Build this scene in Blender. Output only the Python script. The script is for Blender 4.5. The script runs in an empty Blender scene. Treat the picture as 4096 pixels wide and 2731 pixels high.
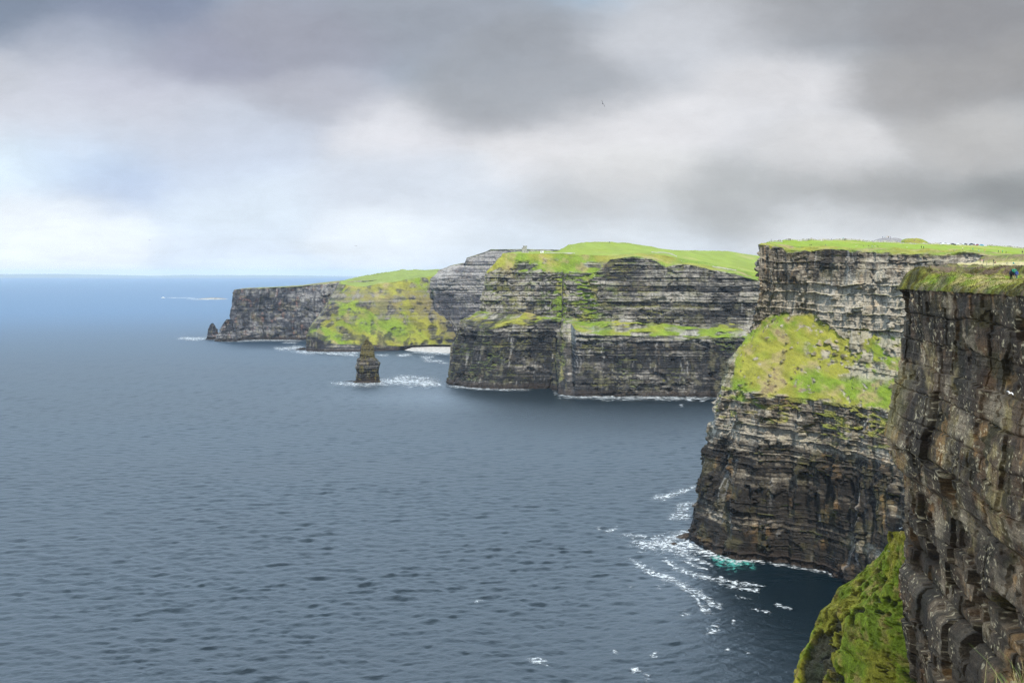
import bpy, bmesh, math, random
import numpy as np
from mathutils import Vector, Matrix

random.seed(7)
RNG = np.random.default_rng(11)
S = bpy.context.scene
COL = S.collection

# ------------------------------------------------------------------ camera model
F, CX, HY, EYE = 4392.0, 2048.0, 1090.0, 170.0      # focal length, principal column, horizon row (photo pixels), eye height (m)
WATER = EYE * F

def P(px, py, D):
    return np.array(((px - CX) / F * D, D, EYE - (py - HY) / F * D))
def wy(D):                       # row of the water surface at distance D
    return HY + WATER / D
def wd(py):
    return WATER / (py - HY)

# ------------------------------------------------------------------ noise
def _h(ix, iy, seed):
    with np.errstate(over='ignore'):
        h = (ix.astype(np.int64).astype(np.uint32) * np.uint32(374761393)
             + iy.astype(np.int64).astype(np.uint32) * np.uint32(668265263)
             + np.uint32((seed * 2246822519 + 3266489917) & 0xffffffff))
        h ^= h >> np.uint32(15); h *= np.uint32(2246822519)
        h ^= h >> np.uint32(13); h *= np.uint32(3266489917)
        h ^= h >> np.uint32(16)
    return h.astype(np.float64) / 4294967295.0

def vn(x, y, seed=0):            # value noise 0..1
    x, y = np.broadcast_arrays(np.asarray(x, float), np.asarray(y, float))
    ix, iy = np.floor(x), np.floor(y)
    fx, fy = x - ix, y - iy
    fx = fx * fx * fx * (fx * (fx * 6 - 15) + 10); fy = fy * fy * fy * (fy * (fy * 6 - 15) + 10)
    a, b = _h(ix, iy, seed), _h(ix + 1, iy, seed)
    c, d = _h(ix, iy + 1, seed), _h(ix + 1, iy + 1, seed)
    return (a + (b - a) * fx) * (1 - fy) + (c + (d - c) * fx) * fy

def fbm(x, y, o=4, seed=0, g=0.5):
    t, a, n = 0.0, 1.0, 0.0
    ca, sa = 0.8, 0.6
    for k in range(o):
        t = t + a * vn(x, y, seed + k * 17); n += a
        x, y = (x * ca - y * sa) * 2.03 + 13.7, (x * sa + y * ca) * 2.03 + 5.1
        a *= g
    return t / n
def fbx(x, y, o=4, seed=0, g=0.5):   # axis-aligned (keeps beds level)
    t, a, n = 0.0, 1.0, 0.0
    for k in range(o):
        t = t + a * vn(x, y, seed + k * 17); n += a
        x, y = x * 2.03 + 13.7, y * 2.03 + 5.1
        a *= g
    return t / n
def ss(a, b, x):
    t = np.clip((x - a) / (b - a), 0, 1)
    return t * t * (3 - 2 * t)
def mixc(a, b, t):
    return a + (np.asarray(b) - a) * t[..., None]

# ------------------------------------------------------------------ object helpers
def tag(o, label=None, cat=None, group=None, kind=None):
    if label: o['label'] = label
    if cat: o['category'] = cat
    if group: o['group'] = group
    if kind: o['kind'] = kind
    return o

def link(name, me, mats=(), parent=None):
    for m in (mats if isinstance(mats, (list, tuple)) else [mats]): me.materials.append(m)
    o = bpy.data.objects.new(name, me); COL.objects.link(o)
    if parent is not None: o.parent = parent
    return o

def empty(name, loc, rz=0.0, sc=1.0):
    o = bpy.data.objects.new(name, None); COL.objects.link(o)
    o.empty_display_size = 0.5
    o.location = loc; o.rotation_euler = (0, 0, rz); o.scale = (sc, sc, sc)
    return o

def raw_mesh(name, V, Q, col=None, smooth=False, fmat=None):
    V = np.ascontiguousarray(V, dtype=np.float32); Q = np.ascontiguousarray(Q, dtype=np.int32)
    me = bpy.data.meshes.new(name)
    me.vertices.add(len(V)); me.vertices.foreach_set('co', V.ravel())
    n, k = Q.shape
    me.loops.add(n * k); me.loops.foreach_set('vertex_index', Q.ravel())
    me.polygons.add(n)
    me.polygons.foreach_set('loop_start', np.arange(0, n * k, k, dtype=np.int32))
    me.polygons.foreach_set('use_smooth', np.full(n, smooth))
    if fmat is not None: me.polygons.foreach_set('material_index', np.asarray(fmat, dtype=np.int32))
    if col is not None:
        a = me.attributes.new('Col', 'FLOAT_COLOR', 'POINT')
        c = np.ones((len(V), 4), dtype=np.float32); c[:, :3] = np.clip(col, 0, 1)
        a.data.foreach_set('color', c.ravel())
    me.update(calc_edges=True)
    return me

def grid_quads(nr, nc, r0=0, r1=None, wrap=False):
    r1 = nr - 1 if r1 is None else r1
    j = np.arange(r0, r1)[:, None]; i = np.arange(nc if wrap else nc - 1)[None, :]
    i2 = (i + 1) % nc
    return np.stack(np.broadcast_arrays(j * nc + i, j * nc + i2, (j + 1) * nc + i2, (j + 1) * nc + i), -1).reshape(-1, 4)

def grid_normals(G):
    du = np.gradient(G, axis=1); dv = np.gradient(G, axis=0)
    n = np.cross(du, dv)
    return n / (np.linalg.norm(n, axis=-1, keepdims=True) + 1e-9)

# ------------------------------------------------------------------ shader helpers
def mat_new(name):
    m = bpy.data.materials.new(name); m.use_nodes = True
    return m, m.node_tree.nodes, m.node_tree.links, m.node_tree.nodes['Principled BSDF']

def simple(name, col, rough=0.7, metal=0.0, var=0.15, scale=3.0, spec=0.3):
    m, N, L, b = mat_new(name)
    nz = N.new('ShaderNodeTexNoise'); nz.inputs['Scale'].default_value = scale; nz.inputs['Detail'].default_value = 5
    tc = N.new('ShaderNodeTexCoord'); L.new(tc.outputs['Object'], nz.inputs['Vector'])
    rp = N.new('ShaderNodeValToRGB')
    c = np.array(col)
    rp.color_ramp.elements[0].position = 0.3; rp.color_ramp.elements[1].position = 0.7
    rp.color_ramp.elements[0].color = (*(c * (1 - var)), 1); rp.color_ramp.elements[1].color = (*np.clip(c * (1 + var), 0, 1), 1)
    L.new(nz.outputs['Fac'], rp.inputs['Fac']); L.new(rp.outputs['Color'], b.inputs['Base Color'])
    b.inputs['Roughness'].default_value = rough; b.inputs['Metallic'].default_value = metal
    b.inputs['Specular IOR Level'].default_value = spec
    return m

def terrain_mat(name, fine, amp=0.5, bump=0.3, rough=0.9, stretch=(1, 1, 1.0), spec=0.25):
    """albedo from the mesh's own Col attribute, varied by fine grain of the given size (m)"""
    m, N, L, b = mat_new(name)
    at = N.new('ShaderNodeAttribute'); at.attribute_name = 'Col'
    tc = N.new('ShaderNodeTexCoord'); mp = N.new('ShaderNodeMapping')
    mp.inputs['Scale'].default_value = stretch
    L.new(tc.outputs['Object'], mp.inputs['Vector'])
    n1 = N.new('ShaderNodeTexNoise'); n1.inputs['Scale'].default_value = 1.0 / fine; n1.inputs['Detail'].default_value = 6
    n1.inputs['Roughness'].default_value = 0.7
    L.new(mp.outputs['Vector'], n1.inputs['Vector'])
    mr = N.new('ShaderNodeMapRange'); mr.inputs['From Min'].default_value = 0.3; mr.inputs['From Max'].default_value = 0.7
    mr.inputs['To Min'].default_value = 1 - amp; mr.inputs['To Max'].default_value = 1 + amp
    L.new(n1.outputs['Fac'], mr.inputs['Value'])
    mx = N.new('ShaderNodeVectorMath'); mx.operation = 'SCALE'
    L.new(at.outputs['Color'], mx.inputs[0]); L.new(mr.outputs['Result'], mx.inputs['Scale'])
    L.new(mx.outputs['Vector'], b.inputs['Base Color'])
    bp = N.new('ShaderNodeBump'); bp.inputs['Strength'].default_value = 1.0; bp.inputs['Distance'].default_value = bump * fine
    L.new(n1.outputs['Fac'], bp.inputs['Height']); L.new(bp.outputs['Normal'], b.inputs['Normal'])
    b.inputs['Roughness'].default_value = rough; b.inputs['Specular IOR Level'].default_value = spec
    return m

# ------------------------------------------------------------------ rock and grass
def layers(seed, lo, hi, z0=-40, z1=280):
    r = np.random.default_rng(seed); b = [z0]
    while b[-1] < z1: b.append(b[-1] + lo * (hi / lo) ** r.random())
    b = np.array(b); th = np.diff(b)
    return b, th, r.random(len(th)), r.uniform(1.0, 3.4, len(th)), r.random(len(th)), r.random(len(th))

def beds(s, z, seed, lo, hi, wob=1.0, dip=0.0, wid=1.0):
    b, th, hk, wk, off, hk2 = layers(seed, lo, hi)
    zw = z + dip * s + wob * (fbx(s / 60, z / 90, 3, seed) - 0.5) * 4 + wob * (fbx(s / 9, z / 14, 2, seed + 5) - 0.5) * lo * 0.5
    k = np.clip(np.searchsorted(b, zw) - 1, 0, len(th) - 1)
    t = zw - b[k]
    w = th[k] * wk[k] * wid
    q = s / w + off[k] * 57 + (fbx(s / 6, z / 6, 2, seed + 9) - 0.5) * 0.35
    bi = np.floor(q); bt = q - bi
    hb = _h(bi, k.astype(float), seed + 21); hb2 = _h(bi, k.astype(float), seed + 33)
    je = np.minimum(bt, 1 - bt) * w
    return dict(k=k, t=t, th=th[k], hk=hk[k], hk2=hk2[k], hb=hb, hb2=hb2, je=je)

GRASS_C = dict(bright=np.array((.140, .200, .022)), yellow=np.array((.215, .212, .034)), straw=np.array((.29, .235, .105)),
               olive=np.array((.13, .12, .04)), brown=np.array((.13, .095, .055)), deep=np.array((.055, .115, .012)))

def grass_col(x, y, seed, sc=1.0, w=(.5, .5, .2, .3)):
    """w: bright, straw, brown, deep shares"""
    a = fbm(x / (22 * sc), y / (22 * sc), 5, seed); b = fbm(x / (9 * sc), y / (9 * sc), 5, seed + 3); c = fbm(x / (4 * sc), y / (4 * sc), 4, seed + 7)
    G = GRASS_C
    C = np.broadcast_to(G['yellow'], x.shape + (3,)).copy()
    C = mixc(C, G['bright'], ss(.56 - .3 * w[0], .84 - .3 * w[0], a))
    C = mixc(C, G['straw'], ss(.66 - .3 * w[1], .90 - .3 * w[1], b) * .8)
    C = mixc(C, G['brown'], ss(.78 - .35 * w[2], .88 - .35 * w[2], .5 * b + .5 * c) * .85)
    C = mixc(C, G['deep'], ss(.80 - .35 * w[3], .92 - .35 * w[3], .6 * a + .4 * (1 - c)) * .8)
    return C * (0.62 + 0.76 * c)[..., None]

# ------------------------------------------------------------------ lofted headlands
def loft(rows, segs, nu, ref, uspan):
    """rows: list of [(u, world point)...]; segs: rows between consecutive rows; returns grid (nv, nu, 3), s, seg index per row"""
    fine = np.linspace(uspan[0], uspan[1], 4000)
    R = []
    for r in rows:
        r = sorted(r, key=lambda t: t[0]); uu = [t[0] for t in r]; pp = np.array([t[1] for t in r])
        R.append(np.stack([np.interp(fine, uu, pp[:, k]) for k in range(3)], -1))
    rr = R[ref]
    al = np.concatenate([[0], np.cumsum(np.linalg.norm(np.diff(rr, axis=0), axis=1))])
    tgt = np.linspace(0, al[-1], nu)
    us = np.interp(tgt, al, fine)
    R = [np.stack([np.interp(us, fine, r[:, k]) for k in range(3)], -1) for r in R]
    out, sid = [], []
    for j, n in enumerate(segs):
        for t in np.linspace(0, 1, n, endpoint=False):
            out.append(R[j] * (1 - t) + R[j + 1] * t); sid.append(j)
    out.append(R[-1]); sid.append(len(segs) - 1)
    return np.array(out), tgt, np.array(sid), us

def shade_rock(s, z, B1, B2, pal, seed, zonez):
    """albedo of rock: beds of lighter flagstone and darker shale, stains, streaks, lichen"""
    dark, mid, light, stain, lich = [np.array(c) for c in pal['c']]
    lz = zonez + (fbm(s / 45, z / 26, 4, seed + 39) - .5) * .75   # share of pale beds 0..1
    s0, z0 = s, z
    s = s0 + 5 * (fbm(s0 / 6, z0 / 6, 4, seed + 35) - .5); z = z0 + 5 * (fbm(s0 / 6, z0 / 6, 4, seed + 37) - .5)
    n1 = fbx(s / 14, z / 6, 4, seed + 41); n2 = fbm(s / 5, z / 5, 4, seed + 43); st = fbx(s / 2.2, z / 40, 4, seed + 47)
    tone = (.30 * B1['hk'] + .32 * B2['hk']) * pal.get('lay', 1) + .18 * B1['hb'] + .12 * B2['hb'] * (2 - pal.get('lay', 1)) + .20 * n1 + .31 * (1 - pal.get('lay', 1))
    tone = ss(.30, .78, tone + (lz - .5) * .62)
    C = mixc(np.broadcast_to(dark, s.shape + (3,)).copy(), mid, ss(0, .5, tone))
    C = mixc(C, light, ss(.45, 1, tone))
    C = mixc(C, stain, ss(.60, .76, fbm(s / 11, z / 16, 4, seed + 51)) * ss(.4, .6, n2) * pal.get('stain', .5))
    C = mixc(C, lich, ss(.58, .70, fbm(s / 8, z / 10, 5, seed + 57)) * pal.get('lich', .4))
    C = mixc(C, np.array((.50, .49, .47)), ss(.64, .78, st) * ss(.5, .66, fbm(s / 16, z / 20, 3, seed + 59)) * pal.get('streak', .4))
    C = mixc(C, dark * .6, ss(.60, .74, fbx(s / 1.8, z / 30, 4, seed + 61)) * pal.get('seep', .4))
    wet = 1 - ss(pal.get('wet', 4), pal.get('wet', 4) + 5, z + 3 * (n2 - .5))
    C = mixc(C, np.array((.030, .022, .018)), wet * .85)
    return C * (.72 + .56 * n2)[..., None]

def headland(name, rows, segs, nu, ref, uspan, kinds, seed, pal, amp, bed, fine, zone, gw, objs, massive=None, gmask=None, hum=0.6, flip=None, sc=1.0, dip=0.0, wid=1.0, ledge=0.0, shifts=6):
    G, s, sid, us = loft(rows, segs, nu, ref, uspan)
    nv = G.shape[0]
    n0 = grid_normals(G)
    cam = np.array((0, 0, EYE)) - G
    vis = (n0 * cam).sum(-1)
    sg = 1.0 if np.sum(np.sign(vis[:, nu // 4: 3 * nu // 4])) > 0 else -1.0
    n0 = n0 * sg
    Sx = np.broadcast_to(s[None, :], (nv, nu)); X, Y, Z = G[..., 0], G[..., 1], G[..., 2]
    kf = np.array([1.0 if kinds[k] != 'rock' else 0.0 for k in sid])
    jj = np.arange(nv)[:, None] + (fbm(Sx / (10 * sc), Z / (6 * sc) + Y / 15, 4, seed + 71) - .5) * 2 * shifts
    kfs = np.convolve(np.pad(kf, 2, mode='edge'), np.ones(5) / 5, 'valid')
    g = np.interp(np.clip(jj, 0, nv - 1), np.arange(nv), kfs)
    if gmask is not None: g = np.clip(gmask(g, Sx, G, us, sid), 0, 1)
    nh = n0.copy(); nh[..., 2] = 0
    nh /= (np.linalg.norm(nh, axis=-1, keepdims=True) + 1e-6)
    # smooth outward direction so that displaced beds stay coherent
    ker = np.ones(31) / 31
    for c in (0, 1):
        nh[..., c] = np.apply_along_axis(lambda r: np.convolve(np.pad(r, 15, mode='edge'), ker, 'valid'), 1, nh[..., c])
    nh /= (np.linalg.norm(nh, axis=-1, keepdims=True) + 1e-6)
    B1 = beds(Sx, Z, seed, bed[0], bed[1], wob=1.0, dip=dip, wid=wid); B2 = beds(Sx, Z, seed + 101, fine[0], fine[1], wob=.7, dip=dip, wid=wid * 1.4)
    if 'big_above' in pal:
        zt, lo_, hi_ = pal['big_above']
        BB = beds(Sx, Z, seed + 301, lo_, hi_, wob=1.2, dip=dip, wid=wid * .9); up_ = (Z > zt)
        B1 = {k_: np.where(up_, BB[k_], B1[k_]) for k_ in B1}
    ms = massive(Sx, Z, us) if massive else np.zeros_like(Z)
    bs = 1 - .75 * ms
    d = amp['big'] * 2 * (fbx(Sx / (38 * sc), Z / (70 * sc), 4, seed + 81) - .5)
    d = d + amp['rib'] * 2 * (np.abs(fbx(Sx / (13 * sc), Z / (90 * sc), 4, seed + 83) - .5) * 2 - .25) * (.55 + .9 * ms)
    d = d + bs * amp['bed'] * 2 * (B1['hk'] - .5) + bs * amp['blk'] * 2 * (B1['hb'] - .5)
    d = d - bs * amp['grv'] * np.exp(-(B1['t'] / (.16 * bed[0] + .12)) ** 2) * (.3 + B1['hk2'])
    d = d - amp['grv'] * .8 * np.exp(-(B1['je'] / (.20 * bed[0] + .14)) ** 2) * ss(.45, .7, B1['hb2']) * (1 - .4 * ms)
    d = d + (.35 + .65 * bs) * amp['fin'] * 2 * (.6 * B2['hk'] + .4 * B2['hb'] - .5)
    pit = fbx(Sx / (9 * sc), Z / (7 * sc), 4, seed + 87)
    d = d - amp.get('pit', 1.5) * ss(.60, .74, pit)
    d = d + amp['fin'] * 1.6 * (fbm(Sx / (2.2 * sc), Z / (2.2 * sc), 4, seed + 89) - .5)
    rw = (1 - g)
    topfade = 1.0
    G = G + nh * (d * rw * topfade)[..., None]
    hm = hum * (2 * (fbm(X / (7 * sc) + .3 * Z / sc, Y / (7 * sc) - .3 * Z / sc, 5, seed + 91) - .5) + .5 * (fbm(X / (1.8 * sc) + .5 * Z, Y / (1.8 * sc) - .4 * Z, 3, seed + 93) - .5))
    G = G + n0 * (hm * g)[..., None]
    n1 = grid_normals(G) * sg
    gg = g.copy()
    if ledge > 0:
        lv = ss(.45, .75, n1[..., 2]) * ss(.50, .62, fbm(Sx / (17 * sc), Z / (12 * sc), 4, seed + 95)) * ss(6, 16, Z)
        gg = np.clip(gg + ledge * lv, 0, 1)
    if zone is None: zz = np.full_like(Z, .5)
    else: zz = zone(Sx, Z, us)
    CR = shade_rock(Sx, Z, B1, B2, pal, seed, zz)
    ax, ay = X + .6 * Z, Y - .6 * Z; ax_, ay_ = ax, ay
    CG = grass_col(ax, ay, seed + 5, sc, gw)
    if 'brown' in pal:
        z0_, z1_ = pal['brown']
        bm = np.exp(-((Z - (z0_ + z1_) / 2) / ((z1_ - z0_) / 2)) ** 4) * ss(.34, .56, fbm(ax_ / 30, ay_ / 30, 5, seed + 8))
        CG = mixc(CG, np.array((.165, .135, .055)), bm * .8)
    fieldrow = np.array([1.0 if kinds[k] == 'field' else 0.0 for k in sid])[:, None]
    CF = grass_col(ax, ay * .35, seed + 6, sc * 2.2, (1.5, .15, -.6, .1))
    CF = CF * .55 + .45 * np.array(pal.get('field', (.23, .265, .03)))
    CG = CG * (1 - fieldrow[..., None]) + CF * fieldrow[..., None]
    C = CR * (1 - gg[..., None]) + CG * gg[..., None]
    V = G.reshape(-1, 3); CC = C.reshape(-1, 3)
    made = []
    r0s = np.concatenate([[0], np.cumsum(segs)])
    for (onm, a, b, mt, sm, lab, cat) in objs:
        Q = grid_quads(nv, nu, r0s[a], r0s[b])
        if sg < 0: Q = Q[:, ::-1]
        used = np.arange(r0s[a] * nu, (r0s[b] + 1) * nu)
        me = raw_mesh(onm, V[used], Q - r0s[a] * nu, CC[used], smooth=sm)
        made.append(tag(link(onm, me, mt), lab, cat, kind='structure'))
    return made

def U(pts, left, anchors, wrap=()):
    """rows of (px, py, D) -> (u, point); py None means the water line, D None means on the water"""
    ax = [left] + [a for a, _ in anchors]; au = [0.0] + [b for _, b in anchors]
    out = [(np.interp(p[0], ax, au), P(p[0], p[1] if p[1] is not None else wy(p[2]), p[2] if p[2] is not None else wd(p[1]))) for p in pts]
    for (u, px, py, D) in wrap:
        out.append((u, P(px, py if py is not None else wy(D), D)))
    return out
def below(r, dz):
    return [(u, np.array((p[0], p[1], dz))) for u, p in r]
def shift(r, dx, dy, dz):
    return [(u, p + np.array((dx, dy, dz))) for u, p in r]

M_ROCK_M = terrain_mat('bedded_rock', .9, .55, .5)
M_ROCK_O = terrain_mat('far_bedded_rock', 2.2, .5, .45)
M_ROCK_F = terrain_mat('distant_rock', 3.5, .45, .4)
M_ROCK_N = terrain_mat('dark_mossy_rock', .38, .6, .5, stretch=(1, 1, 1.6))
M_GRASS_M = terrain_mat('slope_grass', .8, .32, .5, spec=.1)
M_GRASS_O = terrain_mat('far_grass', 2.0, .32, .4, spec=.1)
M_GRASS_F = terrain_mat('distant_grass', 4.0, .3, .3, spec=.1)
M_FIELD = terrain_mat('meadow_grass', 1.2, .16, .2, spec=.1)
M_GRASS_N = terrain_mat('heather_and_grass', .5, .5, .7, spec=.1)

# ---- middle headland on the right (wall, grass slope, upper wall, meadow)
an = [(3300, .45), (4300, 1.0)]
mw0 = U([(2767, 2160, None), (2830, 2190, None), (2900, 2225, None), (2960, 2236, None), (3050, 2241, None), (3150, 2260, None), (3250, 2275, None), (3310, 2287, None),
         (3390, 2322, None), (3500, None, 572), (3700, None, 525), (4000, None, 470), (4300, None, 430)], 2767, an, [(-.05, 2775, None, 715), (-.15, 2830, None, 800), (-.4, 3100, None, 1150)])
mw1 = U([(2885, 1540, 692), (2945, 1556, 680), (3000, 1565, 668), (3100, 1580, 655), (3200, 1590, 645), (3300, 1603, 632), (3400, 1620, 618), (3500, 1632, 604),
         (3550, 1638, 596), (3700, 1660, 575), (4000, 1700, 530), (4300, 1750, 490)], 2885, an, [(-.05, 2895, 1530, 712), (-.15, 2945, 1500, 800), (-.4, 3200, 1440, 1150)])
mwm = [(u, (dict((round(a, 6), b) for a, b in mw0).get(round(u, 6)))) for u, _ in mw0]
mw2 = U([(2918, 1440, 708), (3000, 1430, 703), (3100, 1420, 695), (3200, 1420, 686), (3300, 1440, 672), (3400, 1470, 654), (3500, 1490, 634), (3590, 1500, 620),
         (4000, 1560, 555), (4300, 1600, 515)], 2918, an, [(-.05, 2930, 1430, 730), (-.15, 3000, 1420, 800), (-.4, 3220, 1400, 1150)])
mw3 = U([(3008, 1325, 730), (3050, 1278, 735), (3080, 1260, 735), (3150, 1255, 728), (3250, 1250, 718), (3300, 1275, 705), (3340, 1300, 695), (3400, 1318, 682),
         (3480, 1322, 668), (3590, 1350, 645), (4000, 1400, 580), (4300, 1440, 540)], 3008, an, [(-.05, 3020, 1310, 745), (-.15, 3060, 1290, 830), (-.4, 3240, 1280, 1150)])
mw3b = U([(3040, 1165, 734), (3150, 1130, 730), (3300, 1130, 708), (3480, 1150, 676), (3590, 1180, 655), (4000, 1210, 590), (4300, 1250, 550)], 3040, an,
         [(-.05, 3050, 1165, 750), (-.15, 3080, 1160, 830), (-.4, 3260, 1160, 1150)])
mw4 = U([(3035, 978, 738), (3110, 990, 735), (3150, 1000, 730), (3240, 1005, 720), (3300, 996, 712), (3370, 998, 702), (3470, 1010, 686), (3560, 1010, 672), (3640, 1015, 660),
         (3720, 1017, 648), (3780, 1018, 640), (3850, 1010, 634), (3900, 1014, 626), (3950, 1024, 616), (4030, 1034, 604), (4096, 1040, 595), (4300, 1060, 560)], 3035, an,
        [(-.05, 3046, 978, 752), (-.15, 3090, 985, 840), (-.4, 3270, 1000, 1150)])
mw5 = U([(3060, 973, 750), (3110, 974, 752), (3200, 985, 745), (3300, 986, 735), (3400, 990, 722), (3550, 993, 702), (3700, 997, 682), (3850, 1001, 664), (4000, 1012, 648),
         (4096, 1020, 640), (4300, 1035, 610)], 3060, an, [(-.05, 3066, 973, 762), (-.15, 3110, 980, 850), (-.4, 3280, 995, 1150)])
mw6 = U([(3085, 967, 800), (3150, 962, 850), (3250, 960, 870), (3350, 961, 880), (3450, 964, 880), (3500, 969, 870), (3650, 975, 860), (3800, 979, 850), (3900, 983, 840),
         (4000, 989, 830), (4096, 995, 820), (4300, 1005, 800)], 3085, an, [(-.05, 3090, 968, 830), (-.15, 3120, 975, 880), (-.4, 3290, 990, 1160)])
mw7 = shift(mw6, 110, 260, -16)

PAL_M = dict(c=[(.022, .019, .016), (.110, .094, .072), (.32, .285, .225), (.36, .21, .075), (.24, .22, .08)], stain=.22, lich=.12, streak=.3, seep=.5, wet=3, lay=.55, big_above=(128, 4.0, 11.0), field=(.22, .285, .008))
def zone_M(s, z, us):
    up = ss(126, 134, z)
    lo = ss(60, 72, z) * .50 + .10 + .28 * np.exp(-((z - 21) / 2.6) ** 2) - .20 * (1 - ss(14, 18, z)) + .10 * np.exp(-((z - 74) / 7) ** 2) + .3 * np.exp(-((z - 97) / 2.0) ** 2)
    u_ = .50 + .24 * ss(.1, .5, us) * (1 - ss(165, 178, z)) - .16 * ss(168, 182, z)
    return lo * (1 - up) + u_ * up
def massive_M(s, z, us):
    return (1 - ss(50, 62, z)) * ss(24, 30, z) + .5 * (1 - ss(17, 20, z))
def gmask_M(g, s, G, us, sid):
    z = G[..., 2]; u2 = np.broadcast_to(us[None, :], z.shape)
    sl = ((sid == 1) | (sid == 2))[:, None]
    # bare scree and rock steps on the right half of the slope
    bare = ss(.50, .62, fbm(s / 9, z / 4, 5, 305) + .20 * ss(.38, .55, u2) - .10) * ss(.30, .42, u2) * ss(104, 112, z)
    bare2 = ss(.69, .72, fbm(s / 5, z / 2.5, 4, 309))
    edge = (1 - ss(.030, .052, u2 + .03 * (fbm(s / 6, z / 6, 4, 313) - .5) + .0010 * (z - 100))) * (1 - ss(112, 122, z))
    g = np.where(sl, g * (1 - .9 * np.maximum(np.maximum(bare, bare2), edge)), g)
    # moss and thrift on the ledges under the slope
    lower = (sid == 0)[:, None]
    ml = ss(.60, .68, fbm(s / 12, z / 2.2, 4, 311) + .10 * ss(82, 94, z)) * ss(70, 80, z)
    return np.where(lower, np.maximum(g, ml * .85), g)
M_OBJS = [('cliff', 0, 1, M_ROCK_M, False, 'dark bedded sea wall of the nearer right headland below its big grass slope', 'cliff'),
          ('grass_slope', 1, 3, M_GRASS_M, True, 'broad yellow-green slope lying between two rock walls of the right headland', 'slope'),
          ('cliff', 3, 5, M_ROCK_M, False, 'pale blocky upper rock wall standing above the broad yellow-green slope', 'cliff'),
          ('rough_grass', 5, 6, M_GRASS_M, True, 'rough tussocky grass strip along the rim of the pale blocky wall', 'grass verge'),
          ('meadow', 6, 8, M_FIELD, True, 'bright mown green meadow with walkers above the pale blocky wall', 'meadow')]
headland('mid', [below(mw0, -3), mw0, mw1, mw2, mw3, mw3b, mw4, mw5, mw6, mw7], [4, 260, 60, 60, 90, 90, 34, 40, 8], 900, 1, (-.4, 1.0),
         ['rock', 'rock', 'grass', 'grass', 'rock', 'rock', 'grass', 'field', 'field'], 300, PAL_M,
         dict(big=5.0, rib=3.2, bed=.75, blk=.80, grv=1.5, fin=.42, pit=2.6), (2.2, 7.0), (.55, 1.5), zone_M, (.62, .50, .38, .15),
         [(a, b + 1 if b else 0, c + 1, d, e, f, g_) for (a, b, c, d, e, f, g_) in M_OBJS], massive=massive_M,
         gmask=lambda g, s, G, us, sid: gmask_M(g, s, G, us, sid - 1), hum=1.25, ledge=.5, shifts=9, dip=.012)

# ---- headland with the tower
an = [(2250, .36), (3100, 1.0)]
ow0 = U([(1779, 1535, None), (1790, 1541, None), (1900, 1551, None), (2000, 1555, None), (2100, 1554, None), (2236, 1553, None), (2243, 1577, None), (2262, 1582, None), (2400, 1585, None),
         (2600, 1587, None), (2870, 1590, None), (3100, 1593, None)], 1779, an, [(-.03, 1786, None, 1705), (-.15, 1850, None, 2000), (-.4, 2100, None, 2400)])
ow1 = U([(1836, 1284, 1694), (1870, 1290, 1680), (1900, 1303, 1660), (1960, 1312, 1636), (2040, 1297, 1630), (2120, 1297, 1630), (2200, 1280, 1632), (2285, 1292, 1630), (2300, 1318, 1548), (2330, 1332, 1538),
         (2450, 1340, 1522), (2600, 1345, 1520), (2740, 1357, 1514), (2800, 1350, 1512), (2960, 1350, 1506), (3100, 1352, 1500)], 1836, an, [(-.03, 1845, 1280, 1712), (-.15, 1900, 1270, 2000), (-.4, 2120, 1250, 2400)])
ow2 = U([(1912, 1246, 1716), (1960, 1256, 1700), (2040, 1256, 1690), (2100, 1250, 1684), (2200, 1264, 1664), (2290, 1282, 1652), (2360, 1288, 1620), (2450, 1284, 1572), (2500, 1273, 1564), (2600, 1288, 1556), (2700, 1300, 1550),
         (2740, 1306, 1548), (2800, 1308, 1547), (2840, 1296, 1546), (2880, 1287, 1546), (2940, 1297, 1542), (3000, 1338, 1535), (3100, 1350, 1530)], 1912, an, [(-.03, 1918, 1243, 1730), (-.15, 1960, 1240, 2000), (-.4, 2130, 1230, 2400)])
ow2b = U([(1922, 1242, 1720), (2020, 1256, 1700), (2200, 1262, 1672), (2290, 1281, 1662), (2360, 1292, 1656), (2450, 1302, 1650), (2600, 1312, 1640), (2800, 1326, 1625), (3000, 1338, 1615),
          (3100, 1340, 1610)], 1922, an, [(-.03, 1927, 1240, 1735), (-.15, 1965, 1235, 2000), (-.4, 2140, 1225, 2400)])
ow3 = U([(1945, 1090, 1732), (2100, 1087, 1708), (2200, 1090, 1690), (2300, 1092, 1680), (2385, 1092, 1674), (2415, 1070, 1676), (2440, 1038, 1680), (2530, 1026, 1676), (2600, 1032, 1672), (2640, 1048, 1668), (2664, 1068, 1660),
         (2690, 1057, 1662), (2750, 1057, 1656), (2850, 1080, 1646), (2940, 1094, 1638), (2990, 1111, 1632), (3035, 1122, 1627), (3100, 1124, 1622)], 1945, an, [(-.03, 1950, 1088, 1745), (-.15, 1985, 1090, 2000), (-.4, 2150, 1100, 2400)])
ow4 = U([(2012, 1015, 1766), (2100, 1014, 1750), (2250, 1016, 1735), (2350, 1020, 1722), (2450, 1022, 1712), (2500, 1016, 1712), (2560, 1013, 1712), (2640, 1018, 1708), (2700, 1030, 1700), (2800, 1046, 1690), (2900, 1064, 1680),
         (3000, 1088, 1668), (3100, 1104, 1660)], 2012, an, [(-.03, 2018, 1018, 1780), (-.15, 2040, 1040, 2000), (-.4, 2170, 1060, 2400)])
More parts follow.
